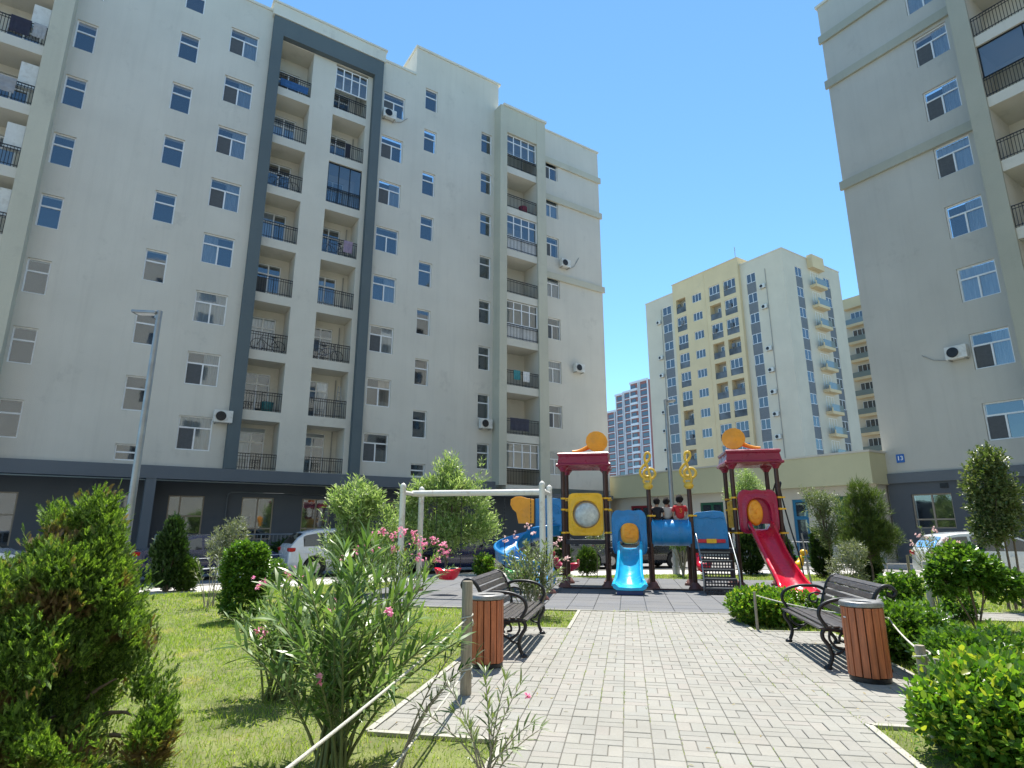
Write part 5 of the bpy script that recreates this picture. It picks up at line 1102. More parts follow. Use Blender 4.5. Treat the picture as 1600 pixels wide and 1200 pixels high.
def car(kind, label, x, y, rz, paint, group=None):
    C = CARS[kind]; L_ = C['L']; t = empty('parked_car', (x, y, -.135), rz, label, 'car', group); hw = C['hw']; zb = .20; xs = sorted(set([a for a, _ in C['top']] + [i * L_ / 40 for i in range(41)]))
    def sec(x):
        zt = interp(x, C['top']); belt = min(.93 if kind != 'suv' else 1.0, zt - .02); e = min(x, L_ - x); w_ = hw * (1 - .16 * max(0, 1 - e / .45) ** 2); lo = zb + .12 * max(0, 1 - e / .35)
        f = max(0, (zt - belt) / .6); wt = w_ * (1 - .24 * f) ; return zt, belt, w_, lo, wt
    ring = []
    for xx in xs:
        zt, belt, w_, lo, wt = sec(xx); half = [(0, lo), (w_ * .86, lo), (w_ * .96, lo + .10 * min(1, (zt - lo))), (w_ * 1.0, lo + .42 * (belt - lo)), (w_ * .985, lo + .8 * (belt - lo)), (w_ * .965, belt), (wt * .97, zt - .045 * min(1, (zt - belt) * 6)), (wt * .82, zt - .008), (wt * .4, zt + .008), (0, zt + .012)]
        ring.append([(xx, a, b) for a, b in half] + [(xx, -a, b) for a, b in half[-2:0:-1]])
    k = len(ring[0]); vs = [v for r_ in ring for v in r_]; fs = [(i * k + a, i * k + (a + 1) % k, (i + 1) * k + (a + 1) % k, (i + 1) * k + a) for i in range(len(ring) - 1) for a in range(k)] + [tuple(range(k - 1, -1, -1)), tuple((len(ring) - 1) * k + a for a in range(k))]
    mb = MB(); mb.add([(a - L_ / 2, b, c_) for a, b, c_ in vs], fs); body = mb.build('body', paint, t); recalc(body)
    wr = .325 if kind != 'suv' else .35; ct = MB()
    for wx in C['wb']:
        for s_ in (-1, 1):
            y0, y1 = sorted((s_ * .62, s_ * 1.1)); ct.lathe([(wr + .05, y0), (wr + .05, y1)], 28, c=(wx - L_ / 2, 0, wr), M=Matrix.Rotation(-PI / 2, 4, 'X'))
    cut = ct.build('cut', None); recalc(cut); cut.location = (0, 0, 0); cut.parent = t; bo = body.modifiers.new('b', 'BOOLEAN'); bo.object = cut; bo.operation = 'DIFFERENCE'; bo.solver = 'EXACT'
    bpy.context.view_layer.update(); me = bpy.data.meshes.new_from_object(body.evaluated_get(bpy.context.evaluated_depsgraph_get())); body.modifiers.clear(); body.data = me; bpy.data.objects.remove(cut); smooth_by_angle(me, 40)
    for wx in C['wb']:
        for s_ in (-1, 1): wheel(t, wx - L_ / 2, s_ * (hw - .12), wr, s_)
    ug = MB(); ug.box(-L_ / 2 + .25, L_ / 2 - .25, -.6, .6, .22, .5); ug.build('underbody', M['iron'], t)
    for s_ in (-1, 1):
        for (a, b) in C['side']:
            g = MB(); n = 8; P = []
            for i in range(n + 1):
                xx = a + (b - a) * i / n; zt, belt, w_, lo, wt = sec(xx); zt2 = zt - .045; y0 = w_ * .965; y1 = wt * .97
                def at(f): return (xx - L_ / 2, s_ * (y0 + (y1 - y0) * f + .006), belt + (zt2 - belt) * f)
                P.append((at(.06), at(.86)))
            for i in range(n): g.quad(P[i][0], P[i + 1][0], P[i + 1][1], P[i][1])
            g.build('side_window', carglass, t)
        m_ = MB(); xx = C['side'][-1][1] - .12; m_.box(xx - L_ / 2 - .07, xx - L_ / 2 + .05, s_ * (hw + .12) - .08, s_ * (hw + .12) + .08, .98, 1.10); m_.box(xx - L_ / 2 - .03, xx - L_ / 2 + .02, min(s_ * hw * .93, s_ * (hw + .06)), max(s_ * hw * .93, s_ * (hw + .06)), .98, 1.01); m_.build('mirror', paint, t, bevel=.02)
        for i, (a, b) in enumerate(C['side'][-2:] if kind == 'hatch' else C['side'][:2]):
            h_ = MB(); h_.box(a + .05 - L_ / 2, a + .2 - L_ / 2, min(s_ * hw * .99, s_ * (hw * .99 + .03)), max(s_ * hw * .99, s_ * (hw * .99 + .03)), .80, .83); h_.build('door_handle', paint, t, bevel=.006)
        tl = MB(); z0 = .80 if kind != 'suv' else .86; tl.box(-L_ / 2 - .012, -L_ / 2 + .22, min(s_ * hw * .60, s_ * hw * .93), max(s_ * hw * .60, s_ * hw * .93), z0, z0 + .13); tl.build('tail_light', red_l, t, bevel=.03)
        hl = MB(); hl.box(L_ / 2 - .28, L_ / 2 - .03, min(s_ * hw * .55, s_ * hw * .92), max(s_ * hw * .55, s_ * hw * .92), .60, .73); hl.build('headlight', lens, t, bevel=.03)
    for nm, (a, b) in (('windscreen', C['ws']), ('rear_window', C['rw'])):
        g = MB(); n = 6; P = []
        for i in range(n + 1):
            xx = a + (b - a) * i / n; zt, belt, w_, lo, wt = sec(xx); P.append([(xx - L_ / 2 + (.008 if nm == 'windscreen' else -.008), f * wt * .80, zt + .018 - .012 * abs(f)) for f in (-1, -.5, 0, .5, 1)])
        for i in range(n):
            for j in range(4): g.quad(P[i][j], P[i][j + 1], P[i + 1][j + 1], P[i + 1][j])
        g.build(nm, carglass, t)
    np_ = MB(); np_.box(-L_ / 2 - .015, -L_ / 2 + .02, -.26, .26, .52, .63); np_.build('number_plate', M['upvc'], t)
    return t
wp = pmat('white_car_paint', (.68, .70, .72), .25, .0, var=.03, coat=1); bpn = pmat('blue_car_paint', (.008, .015, .07), .25, .1, var=.05, coat=1); dk = pmat('black_car_paint', (.012, .013, .016), .25, .1, var=.05, coat=1); gp = pmat('grey_car_paint', (.09, .10, .115), .3, .3, var=.05, coat=1)
car('hatch', 'white hatchback with dark windows parked before the slate base of the right block', 14.9, 18.95, -PA + rad(1), wp)
car('suv', 'white SUV seen from its rear corner, parked left before the long grey block', -5.95, 22.2, RZL, wp)
car('sedan', 'dark blue car parked behind the round clipped conifer, left', -10.2, 20.6, RZL + rad(8), bpn)
car('hatch', 'white car whose nose shows at the left edge behind the big thuja', -15.6, 17.4, RZL - rad(12), wp)
car('sedan', 'black car parked behind the blue tunnel and its seated children', 5.2, 26.2, RZL - rad(20), dk)
car('sedan', 'dark grey car parked behind the yellow bubble panel', 1.6, 24.9, RZL - rad(16), gp)
car('sedan', 'dark navy car parked behind the swing set', -2.2, 23.8, RZL - rad(10), bpn)
# railings
def railing(label, a, b, h, n, m, z=-.13, wall=None):
    t = empty('metal_railing', (a[0], a[1], z), 0, label, 'railing'); d = Vector((b[0] - a[0], b[1] - a[1], 0)); mb = MB(); mb.tube([(0, 0, h), tuple(d + Vector((0, 0, h)))], .025, 8); mb.tube([(0, 0, .12), tuple(d + Vector((0, 0, .12)))], .018, 6); mb.build('rail', m, t)
    mb = MB()
    for i in range(n + 1): p_ = d * (i / n); mb.tube([tuple(p_), tuple(p_ + Vector((0, 0, h)))], .022 if i % 8 == 0 else .009, 6)
    mb.build('balusters', m, t); return t
P1 = V * 21.5 + U * 26.4; P2 = V * 14.0 + U * 26.4; railing('grey balustrade on the step before the shop building, right of the red slide', P1, P2, 1.0, 40, M['galv'])
P1 = U * 1.5 + V * 28.3; P2 = U * 9.5 + V * 28.3; railing('pale ramp railing along the foot of the long grey block', P1, P2, 1.35, 48, M['galv'])
rp = MB(); P3 = U * 1.5 + V * 28.35; P4 = U * 9.5 + V * 28.35; P5 = P4 + V * .9; P6 = P3 + V * .9; rp.prism([tuple(P3), tuple(P4), tuple(P5), tuple(P6)], -.13, .62); o = rp.build('ramp_wall', M['band']); recalc(o); tag(o, 'low slate ramp wall under the pale railing', 'wall')
for nm, (p0, p1) in {'low dark rail on thin legs along the far edge of the lawn, right': (G(1262, 895), G(1452, 897)), 'low pale rail along the lawn edge beside the round clipped conifer': (G(255, 912), G(470, 893))}.items():
    t = empty('low_rail', (p0[0], p0[1], 0), 0, nm, 'railing'); d = Vector((p1[0] - p0[0], p1[1] - p0[1], 0)); m = M['pipe'] if 'dark' in nm else M['pwhite']; mb = MB(); mb.tube([(0, 0, .32), tuple(d + Vector((0, 0, .32)))], .02, 6); mb.tube([(0, 0, .62), tuple(d + Vector((0, 0, .62)))], .009, 6) if 'pale' in nm else None; mb.build('rail', m, t); mb = MB()
    for i in range(7): p_ = d * (i / 6); mb.tube([tuple(p_ + Vector((0, 0, -.05))), tuple(p_ + Vector((0, 0, .34 if 'dark' in nm else .66)))], .018, 6)
    mb.build('legs', m, t)
# bicycles and a ladder on balconies
def bicycle(label, s, d, z, rz, m):
    t = empty('bicycle', tuple(Vector(grid_origin(s, DL + d, 'L')) + Vector((0, 0, z))), RZL + rz, label, 'bicycle', 'bicycles on the balconies')
    for x in (-.5, .5):
        mb = MB(); mb.tube([(x + .31 * math.cos(i * PI / 12), 0, .33 + .31 * math.sin(i * PI / 12)) for i in range(25)], .016, 6, cap=False)
        for i in range(6): a = i * PI / 6; mb.tube([(x + .3 * math.cos(a), 0, .33 + .3 * math.sin(a)), (x - .3 * math.cos(a), 0, .33 - .3 * math.sin(a))], .003, 4)
        mb.build('wheel', M['iron'], t)
    mb = MB()
    for a, b in (((-.5, 0, .33), (-.12, 0, .30)), ((-.12, 0, .30), (-.25, 0, .78)), ((-.22, 0, .70), (.32, 0, .72)), ((-.12, 0, .30), (.34, 0, .66)), ((-.5, 0, .33), (-.22, 0, .70)), ((.5, 0, .33), (.30, 0, .85))): mb.tube([a, b], .016, 6)
    mb.build('frame', m, t); mb = MB(); mb.tube([(.30, -.25, .92), (.28, 0, .88), (.30, .25, .92)], .012, 6); mb.box(-.36, -.14, -.06, .06, .80, .84); mb.build('handlebar_and_saddle', M['iron'], t)
bicycle('dark bicycle behind the third rail from the top, left slate-framed column', 5.3, .35, zk[5] + .03, 0, M['iron']); bicycle('bicycle on the third balcony from the bottom, left slate-framed column', 5.35, .35, zk[2] + .03, PI, M['iron']); bicycle('bicycle on the third balcony from the bottom, right slate-framed column', 8.35, .4, zk[2] + .03, 0, bpn); bicycle('bicycle under the black-glazed balcony, right slate-framed column', 8.3, .4, zk[4] + .03, PI, bpn)
t = empty('step_ladder', tuple(Vector(grid_origin(9.1, DL + .35, 'L')) + Vector((0, 0, zk[1] + .03))), RZL, 'folded ladder leaning on the second-lowest balcony of the right slate-framed column', 'ladder'); mb = MB()
mb.tube([(-.22, 0, 0), (-.05, .1, 1.75)], .02, 6); mb.tube([(.22, 0, 0), (.05, .1, 1.75)], .02, 6)
for i in range(6): f = (i + .7) / 7; mb.tube([(-.22 + .17 * f, .1 * f, 1.75 * f), (.22 - .17 * f, .1 * f, 1.75 * f)], .014, 6)
mb.build('rails', M['galv'], t)
for (s, k, c_, lb) in ((5.6, 1, 'teal', 'teal tub on the second-lowest balcony of the left slate-framed column'), (20.4, 6, 'maroon', 'dark red tub high up in the sage-framed balcony bay')):
    mb = MB(); mb.lathe([(.2, 0), (.27, .05), (.3, .45), (.31, .5), (.28, .5), (.26, .1), (.01, .08)], 14); o = mb.build('tub', plast('teal_tub', (.02, .16, .18)) if c_ == 'teal' else PL['maroon'], smooth=True); o.location = tuple(Vector(grid_origin(s, DL + (.5 if k == 1 else -.3), 'L')) + Vector((0, 0, zk[k] + .02))); tag(o, lb, 'tub')

# washing over the rails
def cloth(label, s_, d, z, w_, h_, col, seed):
    mb = MB(); nx, nz = 12, 8; x0, y0, _ = 0, 0, 0
    def pt(i, j): 
        x = -w_ / 2 + w_ * i / nx; zz = -h_ * j / nz; return (x * (1 - .04 * j / nz), -.03 - .018 * math.sin(i * 1.7 + seed) * (j / nz) - .01 * math.sin(j * 1.3), zz)
    for i in range(nx):
        for j in range(nz): mb.quad(pt(i, j), pt(i + 1, j), pt(i + 1, j + 1), pt(i, j + 1))
    o = mb.build('laundry', pmat('cloth_%d' % seed, col, .95, var=.15, bump=.3), smooth=True); o.location = tuple(Vector(grid_origin(s_, DL + d, 'L')) + Vector((0, 0, z))); o.rotation_euler = (0, 0, RZL); tag(o, label, 'laundry', 'washing on the balcony rails')
zt_ = lambda k: zk[k] + .95
cloth('dark washing over the second visible rail at the top left corner', -6.1, -.72, zt_(6), .7, .8, (.03, .03, .05), 1)
cloth('grey-white washing beside the dark piece at the top left corner', -5.45, -.72, zt_(6), .45, .7, (.34, .34, .34), 2)
cloth('grey sheet over the third rail from the top in the far left balcony bay', -6.3, -.72, zt_(5), 1.0, .7, (.30, .30, .31), 3)
cloth('purple-grey washing on the fourth balcony from the top, right slate-framed column', 8.9, .05, zt_(4), .5, .7, (.28, .22, .30), 4)
cloth('blue cloth along the topmost rail of the left slate-framed column', 5.3, .05, zk[7] + .55, 1.5, .45, (.03, .10, .24), 5)
cloth('dark cloth on the upper rail of the right slate-framed column', 8.5, .05, zt_(6), .3, .9, (.02, .02, .03), 6)
cloth('teal cloth on a lower rail of the sage-framed balcony bay', 19.6, -.72, zt_(2), .5, .6, (.05, .22, .24), 7)
cloth('white cloth on a lower rail of the sage-framed balcony bay', 20.3, -.72, zt_(2), .5, .65, (.6, .6, .6), 8)
cloth('dark blanket on the second-lowest rail of the sage-framed balcony bay', 19.8, -.72, zt_(1), 1.4, .75, (.05, .05, .07), 9)
# ============================================================ PLANTS
g4 = lambda a: a
# big thuja, front left
TH = [(0, .15, .70, .44, .40, .66), (.06, .1, 1.40, .15, .17, .38), (.20, 0, 1.18, .16, .18, .36), (-.16, .05, 1.32, .16, .18, .34), (-.38, .1, 1.08, .17, .2, .36), (.33, -.05, .86, .16, .2, .36), (.46, -.05, .52, .22, .26, .36), (.66, -.1, .30, .18, .22, .34), (.80, -.15, .16, .12, .15, .22), (-.1, -.42, .26, .52, .34, .34), (.36, -.4, .22, .34, .3, .28), (-.55, -.3, .25, .4, .34, .32), (-.60, 0, .68, .26, .28, .46), (0, -.32, .55, .42, .30, .50), (-.32, -.36, .42, .36, .28, .44), (.32, -.38, .38, .34, .28, .40), (-.74, -.1, .32, .30, .30, .36), (.10, -.2, 1.05, .22, .2, .36), (-.15, -.25, .95, .24, .2, .34)]
bush('thuja', 'large bright-green thuja with brown inner patches filling the lower left corner', 'conifer', -3.16, 4.45, TH, 19000, 3, .065, .058, .048, SPRAY, 'thuja', up=1.35, out=.75, rnd=.55, inner=.50, gap=-.75, stem_r=.03, spread=.55)
bush('conifer', 'dark pointed conifer left of the round clipped one, before the blue car', 'conifer', -8.55, 15.4, [(0, 0, .55, .42, .40, .52), (0, 0, 1.05, .32, .30, .42), (.02, 0, 1.42, .17, .17, .32), (-.2, 0, .8, .25, .25, .4)], 2600, 3, .08, .11, .11, SPRAY, 'thujad', up=1.3, out=.6, inner=.6, stem_r=.04, spread=.5)
gx = G(287, 921); bush('clipped_conifer', 'small round clipped conifer on the left lawn, beside the dark pointed one', 'conifer', gx[0], gx[1], [(0, 0, .36, .30, .30, .34)], 1500, 3, .05, .08, .08, SPRAY, 'ball', up=.7, out=.9, inner=.75, gap=-9, stem_r=.03, spread=.5)
gx = G(325, 948); oleander('loose_shrub', 'sparse grey-green shrub on bare stems on the left lawn', gx[0], gx[1], rt(9, .42, .7, 1.15), .07, .10, .022, 'grey', lower=.55, cat='shrub', r=.009)
gx = G(377, 968); bush('columnar_shrub', 'dense dark-green upright shrub standing on the left lawn', 'shrub', gx[0], gx[1], [(0, 0, .35, .33, .30, .36), (0, 0, .75, .36, .33, .40), (-.1, 0, 1.0, .25, .25, .25), (.15, 0, 1.02, .2, .2, .2)], 2400, 5, .07, .055, .03, OVAL, 'euo', inner=.6, gap=-2, stem_r=.02)
bush('pale_shrub', 'pale green shrub behind the dense dark upright one', 'shrub', *G(350, 925), [(0, 0, .9, .35, .3, .5), (.15, 0, 1.35, .25, .25, .35), (-.2, 0, 1.1, .3, .3, .4)], 700, 5, .12, .08, .022, LANCE, 'grey', up=.9, gap=-.6, stem_r=.02)
bush('low_shrub', 'low bright shrub peeping out right of the dense dark upright one', 'shrub', *G(428, 915), [(0, 0, .35, .3, .3, .34)], 500, 4, .06, .05, .03, OVAL, 'euo', stem_r=.02)
gx = G(445, 1088)
oleander('oleander', 'pink-flowering oleander on the lawn, left of the big foreground one', gx[0], gx[1], rt(30, .55, .62, 1.02, 1.1, .9), .04, .12, .024, lower=.35, base_r=.16, fl=[(-.14, -.35, .62), (-.30, .0, 1.0), (-.05, .05, 1.08), (.12, -.05, 1.02), (.42, .1, .82)], fr=.05)
oleander('oleander', 'big foreground oleander with long leaves, crossed by the rope', -1.17, 4.30, rt(32, .78, .70, 1.46, 1.0, .8, .04, .1), .046, .165, .027, lower=.30, base_r=.10, r=.012, fl=[(-.02, -.1, .98), (.0, -.42, .62), (.38, -.3, 1.0)], fn=4, fr=.02)
gx = G(615, 985); oleander('oleander', 'oleander covered in pink blossom in front of the swing frame', gx[0], gx[1], rt(22, .72, 1.05, 1.45, 1.2, .8), .055, .11, .02, lower=.55, base_r=.2, fl=[(x, random.uniform(-.3, .2), z) for x, z in ((-.60, 1.18), (-.42, 1.38), (-.22, 1.44), (-.05, 1.40), (.08, 1.46), (.22, 1.42), (.30, 1.30), (.42, 1.28), (.55, 1.30), (.70, 1.26), (.38, 1.10), (.60, 1.04), (-.3, 1.2), (.0, 1.2), (.75, 1.15), (-.75, 1.1))], fr=.06, fn=16)
oleander('oleander', 'low foreground oleander sprigs beside the paving, bottom centre', -.17, 3.98, [(-.26, .2, .55), (-.18, .0, .42), (.0, .1, .62), (.13, .0, .60), (.22, .1, .55), (.05, -.05, .40), (.28, 0, .36), (-.08, -.1, .36), (.16, -.15, .28), (-.42, .1, .42), (.34, .1, .30)], .045, .095, .015, mk='olep', lower=.35, r=.007, base_r=.05, fl=[(.28, .25, .46)], fn=3, fr=.012)
oleander('oleander_twig', 'bare-looking twig with dark drooping leaves in front of the paving', -.75, 4.35, [(.42, .1, .58), (.30, .1, .46), (.50, .0, .66), (.36, .12, .70)], .06, .085, .013, mk='thujad', lower=.5, r=.008, base_r=.03, cat='shrub')
gx = G(832, 962); oleander('oleander', 'pale oleander with light pink flowers behind the left bench', gx[0], gx[1], rt(38, .66, .70, 1.38, 1.05, .8), .05, .10, .030, 'olep', lower=.4, base_r=.2, fl=[(-.48, 0, 1.30), (-.30, 0, 1.36), (-.08, -.1, 1.55), (.02, 0, 1.44), (.42, 0, 1.22), (.62, 0, .98), (.50, 0, 1.32)], flmk='palepink', fr=.05)
def tree(name, label, x, y, h, blobs, n, K, tw, L, W_, tpl, mk, r=.05, up=.6, bm=None, gap=-1.0, trunks=None, inner=.3, spread=1.0, out=.8, group=None):
    t = plant(name, label, 'tree', x, y, 0, group); P, o = blob_pts(blobs, n, inner, gap)
    leafy(P, o, K, tw, L, W_, tpl, LM[mk], 'crown', t, up, out, .5, spread=spread); mb = MB(); z0 = min(b[2] for b in blobs)
    for (tx, ty) in (trunks or [(0, 0)]):
        mb.tube(cr([(tx, ty, -.05), (tx * 1.1 + .02, ty, z0 * .5), (tx * 1.3, ty, z0), (tx, ty, h * .8)], 4), [r * (1 - .7 * i / 12) for i in range(13)], 8, cap=False)
    limbs(mb, (0, 0, z0 * .85), [tuple(b[:3]) for b in blobs] + [tuple(P[i]) for i in range(0, len(P), max(1, len(P) // 26))], r * .45, .004, 5, .12); mb.build('trunk', bm or bark, t, smooth=True); return t
def shoots(bl, n, sx, z0, z1):
    """irregular upright shoots breaking the outline"""
    return bl + [(random.uniform(-sx, sx), random.uniform(-.3, .3), random.uniform(z0, z1), random.uniform(.09, .16), random.uniform(.09, .16), random.uniform(.25, .45)) for _ in range(n)]
x, y, _ = atY(548, 850, 14.6); tree('young_tree', 'feathery light-green young tree left of the swing frame', x, y, 2.6, shoots([(-.15, 0, .95, .55, .5, .55), (.1, -.1, .45, .7, .5, .45), (.7, -.1, .6, .5, .4, .5), (-.30, 0, 1.55, .32, .35, .45), (.2, 0, 1.6, .35, .3, .4), (.65, .1, 1.35, .42, .4, .5)], 9, .65, 1.7, 2.25), 2300, 6, .36, .12, .030, LANCE, 'willow', .03, up=1.3, gap=-.25, inner=.1)
K_ = 1.3
x, y, _ = atY(697, 850, 21.2); tree('young_tree', 'larger light-green young tree standing behind the swing frame', x, y, 3.9, [tuple(c * K_ for c in b_) for b_ in shoots([(0, 0, .95, .85, .6, .6), (-.75, 0, 1.2, .55, .5, .5), (-.95, 0, 1.7, .35, .3, .35), (.05, 0, 1.8, .5, .5, .55), (.6, 0, 1.65, .45, .45, .5), (.85, 0, 1.1, .45, .4, .5), (-.4, 0, 1.95, .35, .4, .4)], 13, .85, 1.9, 2.6)], 3300, 6, .42, .15, .038, LANCE, 'willow', .05, up=1.2, gap=-.15, inner=.1)
gx = G(758, 892); bush('yellowish_shrub', 'small rounded yellow-green shrub on the far lawn behind the swing', 'shrub', gx[0], 20.2, [(0, 0, .32, .30, .3, .32), (.25, 0, .25, .2, .2, .25)], 800, 4, .07, .06, .04, OVAL, 'hedge', stem_r=.02)
# hedges
def hedge(name, label, pts, wd, h, n, mk='hedge', L=.05, W_=.032, K=5, group=None, tw=.07, inner=.72):
    a, b = Vector(pts[0]), Vector(pts[1]); k = max(2, int((b - a).length / (wd * .55))); bl = []
    for i in range(k + 1):
        c_ = a.lerp(b, i / k); bl.append((c_.x - a.x + random.uniform(-.05, .05), c_.y - a.y + random.uniform(-.05, .05), h * .48, wd * .5 * random.uniform(.9, 1.15), wd * .5 * random.uniform(.9, 1.15), h * .54 * random.uniform(.88, 1.12)))
    return bush(name, label, 'hedge', a.x, a.y, bl, n, K, tw, L, W_, OVAL, mk, up=.9, out=.7, inner=inner, gap=-1.9, stem_r=.012, stems=[(c[0], c[1], c[2]) for c in bl])
hedge('hedge', 'low leafy hedge left of and behind the right bench, by the red slide', (4.02, 10.35), .8, .56, 3600, 'euo') if False else None
hedge('hedge', 'low leafy hedge between the paving and the red slide', ((4.0, 10.25), (4.5, 10.15)), .85, .50, 3200, 'hedge', .05, .03)
hedge('hedge', 'low leafy hedge directly behind the right bench', ((5.25, 10.1), (5.0, 8.3)), .5, .36, 2000, 'euo', .05, .03)
hedge('hedge', 'dark glossy hedge just right of the right litter bin', ((4.6, 7.6), (5.0, 7.8)), .75, .54, 2000, 'euo', .055, .034, tw=.12, inner=.4)
hedge('hedge', 'glossy hedge sloping towards the right edge behind the short post', ((4.5, 6.4), (5.1, 6.9)), .7, .38, 2000, 'euo', .055, .034, tw=.12, inner=.4)
hedge('hedge', 'bright yellow-green foreground hedge in the bottom right corner', ((3.35, 4.35), (3.9, 5.1)), .88, .48, 4600, 'hedge', .052, .032, tw=.15, inner=.45)
hedge('hedge', 'bright hedge continuing the foreground hedge at the right edge', ((4.1, 4.3), (5.2, 5.3)), .85, .46, 3000, 'hedge', .052, .032, tw=.15, inner=.45)
bush('shrub', 'upright leafy shrub right behind the right bench end', 'shrub', 5.75, 9.2, [(0, 0, .4, .22, .2, .38), (-.15, 0, .65, .16, .16, .2), (.12, 0, .6, .14, .14, .25)], 500, 4, .07, .06, .036, OVAL, 'euo', stem_r=.015)
gx = G(1528, 985); bush('multi_stem_shrub', 'round-headed dark green shrub on several bare stems, right lawn', 'shrub', gx[0], gx[1], [(-.15, 0, .95, .33, .30, .22), (.15, 0, .85, .30, .28, .22), (.48, 0, .66, .26, .24, .22), (-.38, 0, .74, .2, .22, .2), (0, .1, 1.08, .22, .22, .14)], 1700, 5, .08, .062, .04, OVAL, 'euo', inner=.5, gap=-1.6, stem_r=.016)
bush('shrub', 'dark shrub at the right edge beside the round-headed one', 'shrub', 8.75, 9.9, [(0, 0, .5, .35, .3, .5)], 900, 5, .07, .06, .04, OVAL, 'euo', stem_r=.02)
bush('shrub', 'small dark shrub under the pale post on the right', 'shrub', 7.55, 10.6, [(0, 0, .25, .2, .25, .26)], 400, 4, .07, .05, .03, OVAL, 'euo', stem_r=.02)
x, y, _ = atY(1566, 860, 12.0); tree('young_tree', 'slender dark-leaved young tree near the right edge', x, y, 3.0, [(.0, 0, 1.75, .42, .40, .5), (-.05, 0, 2.35, .38, .36, .48), (.05, 0, 2.80, .26, .26, .30), (.25, 0, 2.0, .36, .3, .5), (-.2, 0, 1.45, .25, .25, .3)], 2600, 6, .12, .055, .030, OVAL, 'tree', .028, trunks=[(-.08, 0), (.08, .03), (.2, 0)], up=.6)
x, y, _ = atY(1358, 860, 17.2); tree('pine', 'young pine with upright tufts left of the white hatchback', x, y, 2.6, [(0, 0, 1.35, .60, .55, .55), (-.1, 0, 1.9, .52, .5, .5), (.25, 0, 2.1, .4, .4, .45), (-.05, 0, 2.45, .25, .25, .32), (.45, 0, 1.2, .40, .4, .4), (-.4, 0, 1.0, .35, .35, .4), (.35, 0, .8, .3, .3, .3)], 2600, 9, .16, .12, .012, BLADE, 'pine', .035, up=.8, spread=.8)
x, y, _ = atY(1296, 860, 18.4); tree('young_tree', 'thin grey-green young tree left of the pine', x, y, 2.7, [(0, 0, 1.6, .42, .4, .5), (-.25, 0, 2.2, .28, .28, .4), (.15, 0, 2.1, .35, .3, .4), (.2, 0, 1.2, .35, .35, .4), (-.4, 0, 2.5, .15, .2, .3)], 1100, 6, .18, .08, .022, LANCE, 'olep', .02, up=.9, gap=-.6)
bush('pale_shrub', 'silvery loose shrub at the foot of the thin grey-green tree', 'shrub', *atY(1320, 860, 15.5)[:2], [(0, 0, .45, .45, .35, .42), (.2, 0, .8, .3, .3, .35)], 800, 5, .10, .07, .02, LANCE, 'grey', up=.9, gap=-.8, stem_r=.015)
bush('conifer', 'dark narrow conifer behind the thin grey-green tree', 'conifer', *atY(1284, 870, 19.6)[:2], [(0, 0, .5, .3, .3, .5), (0, 0, 1.0, .24, .24, .4)], 1300, 3, .08, .11, .11, SPRAY, 'thujad', up=1.2, inner=.6, stem_r=.03, spread=.5)
bush('clipped_conifer', 'small dark egg-shaped conifer at the foot of the pine', 'conifer', *atY(1359, 890, 18.2)[:2], [(0, 0, .40, .30, .3, .42)], 1200, 3, .06, .09, .09, SPRAY, 'thujad', up=1.0, inner=.7, gap=-9, stem_r=.03, spread=.5)
x, y, _ = atY(1458, 870, 12.6); oleander('oleander', 'standard oleander with pale pink flowers before the white hatchback', x, y, rt(22, .48, 1.0, 1.50, 1.1, 1), .06, .085, .022, 'olep', lower=.6, base_r=.05, r=.012, fl=[(-.45, -.1, 1.22), (-.25, 0, 1.36), (.12, 0, 1.48), (.22, -.1, 1.28), (.5, -.1, 1.12), (.55, 0, 1.22), (-.05, 0, 1.30), (.0, -.2, 1.12)], flmk='palepink', fr=.05)
x, y, _ = atY(1172, 870, 22.3); tree('young_tree', 'light-green young tree showing above and behind the red slide tower', x, y, 3.4, [(0, 0, 2.5, .5, .5, .5), (.3, 0, 2.9, .4, .4, .4), (-.35, 0, 2.7, .35, .35, .35), (.1, 0, 3.3, .25, .25, .3)], 1300, 6, .20, .09, .02, LANCE, 'willow', .04, up=.9)
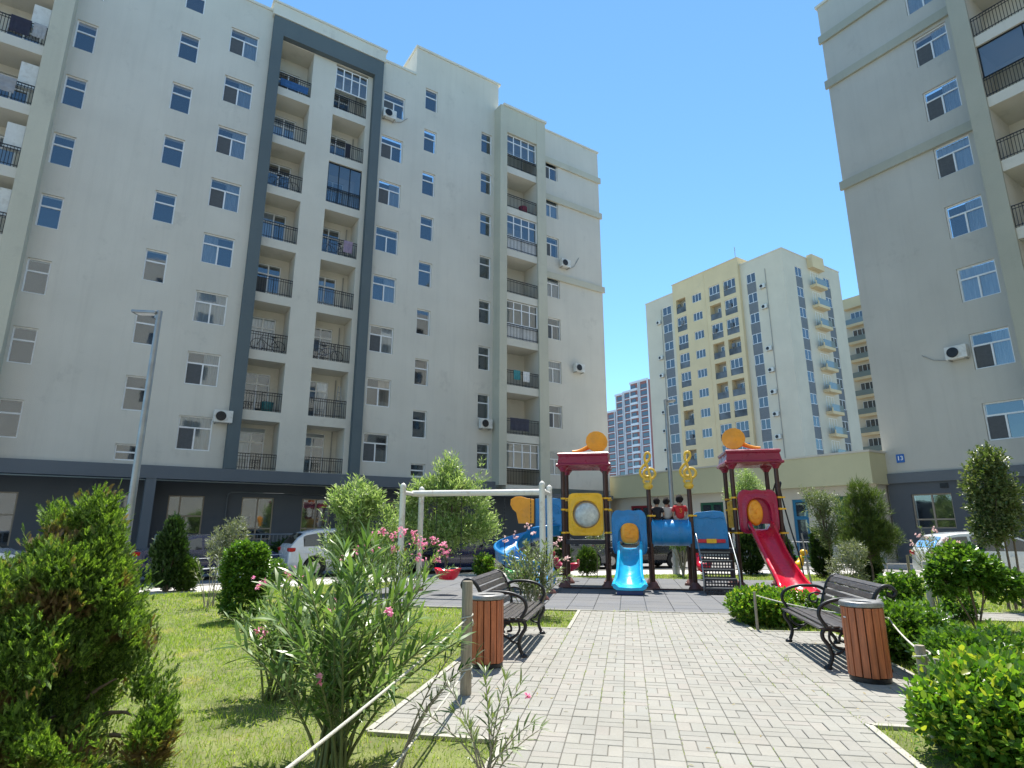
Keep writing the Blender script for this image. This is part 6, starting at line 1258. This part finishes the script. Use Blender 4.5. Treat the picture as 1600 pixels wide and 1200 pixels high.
for (px, Y_, h_, r_, lb) in ((1172, 20.6, 1.35, .42, 'broad dark conifer behind the legs of the red slide tower'), (872, 21.0, 1.3, .42, 'dark conifer at the left of the yellow bubble panel tower'), (1225, 21.0, 1.1, .35, 'dark conifer seen under the red slide')):
    bush('conifer', lb, 'conifer', *atY(px, 880, Y_)[:2], [(0, 0, h_ * .4, r_, r_, h_ * .42), (0, 0, h_ * .7, r_ * .7, r_ * .7, h_ * .35)], 1500, 3, .08, .12, .12, SPRAY, 'thujad', up=1.1, inner=.6, stem_r=.03, spread=.5)
bush('clipped_conifer', 'small round conifer under the yellow bubble panel', 'conifer', *atY(918, 890, 20.3)[:2], [(0, 0, .42, .30, .3, .40)], 900, 3, .06, .09, .09, SPRAY, 'ball', up=.8, inner=.7, gap=-9, stem_r=.03, spread=.5)
x, y, _ = atY(932, 870, 19.6); tree('sapling', 'thin sapling standing behind the yellow bubble panel', x, y, 1.7, [(0, 0, 1.2, .3, .3, .4), (-.25, 0, 1.45, .2, .2, .2)], 260, 4, .14, .06, .018, LANCE, 'olep', .015, up=.7, gap=-.5)
x, y, _ = atY(1066, 870, 20.0); t = plant('pruned_shrub', 'bundle of pruned pale stems under the blue tunnel', 'shrub', x, y); mb = MB(); limbs(mb, (0, 0, 0), rt(11, .35, .9, 1.1), .022, .012, 6, .1); mb.build('stems', barkg, t, smooth=True); P, o = blob_pts([(0, 0, 1.1, .4, .35, .25)], 260, .3); leafy(P, o, 5, .1, .06, .03, OVAL, LM['euo'], 'foliage', t)
for i, (s, lb) in enumerate(((2.6, 'dark bush at the foot of the ramp wall, left of two'), (6.4, 'dark bush at the foot of the ramp wall, right of two'))):
    P_ = U * s + V * 27.6; bush('shrub', lb, 'shrub', float(P_[0]), float(P_[1]), [(0, 0, .5, .8, .4, .5), (1.0, .5, .5, .8, .4, .55)], 1300, 4, .1, .09, .04, OVAL, 'thujad', stem_r=.03)
bush('reddish_shrub', 'small reddish-brown shrub at the left edge beside the thuja', 'shrub', *atY(-6, 980, 8.2)[:2], [(0, 0, .38, .3, .3, .32)], 600, 5, .07, .05, .025, OVAL, 'redleaf', stem_r=.02) if False else None
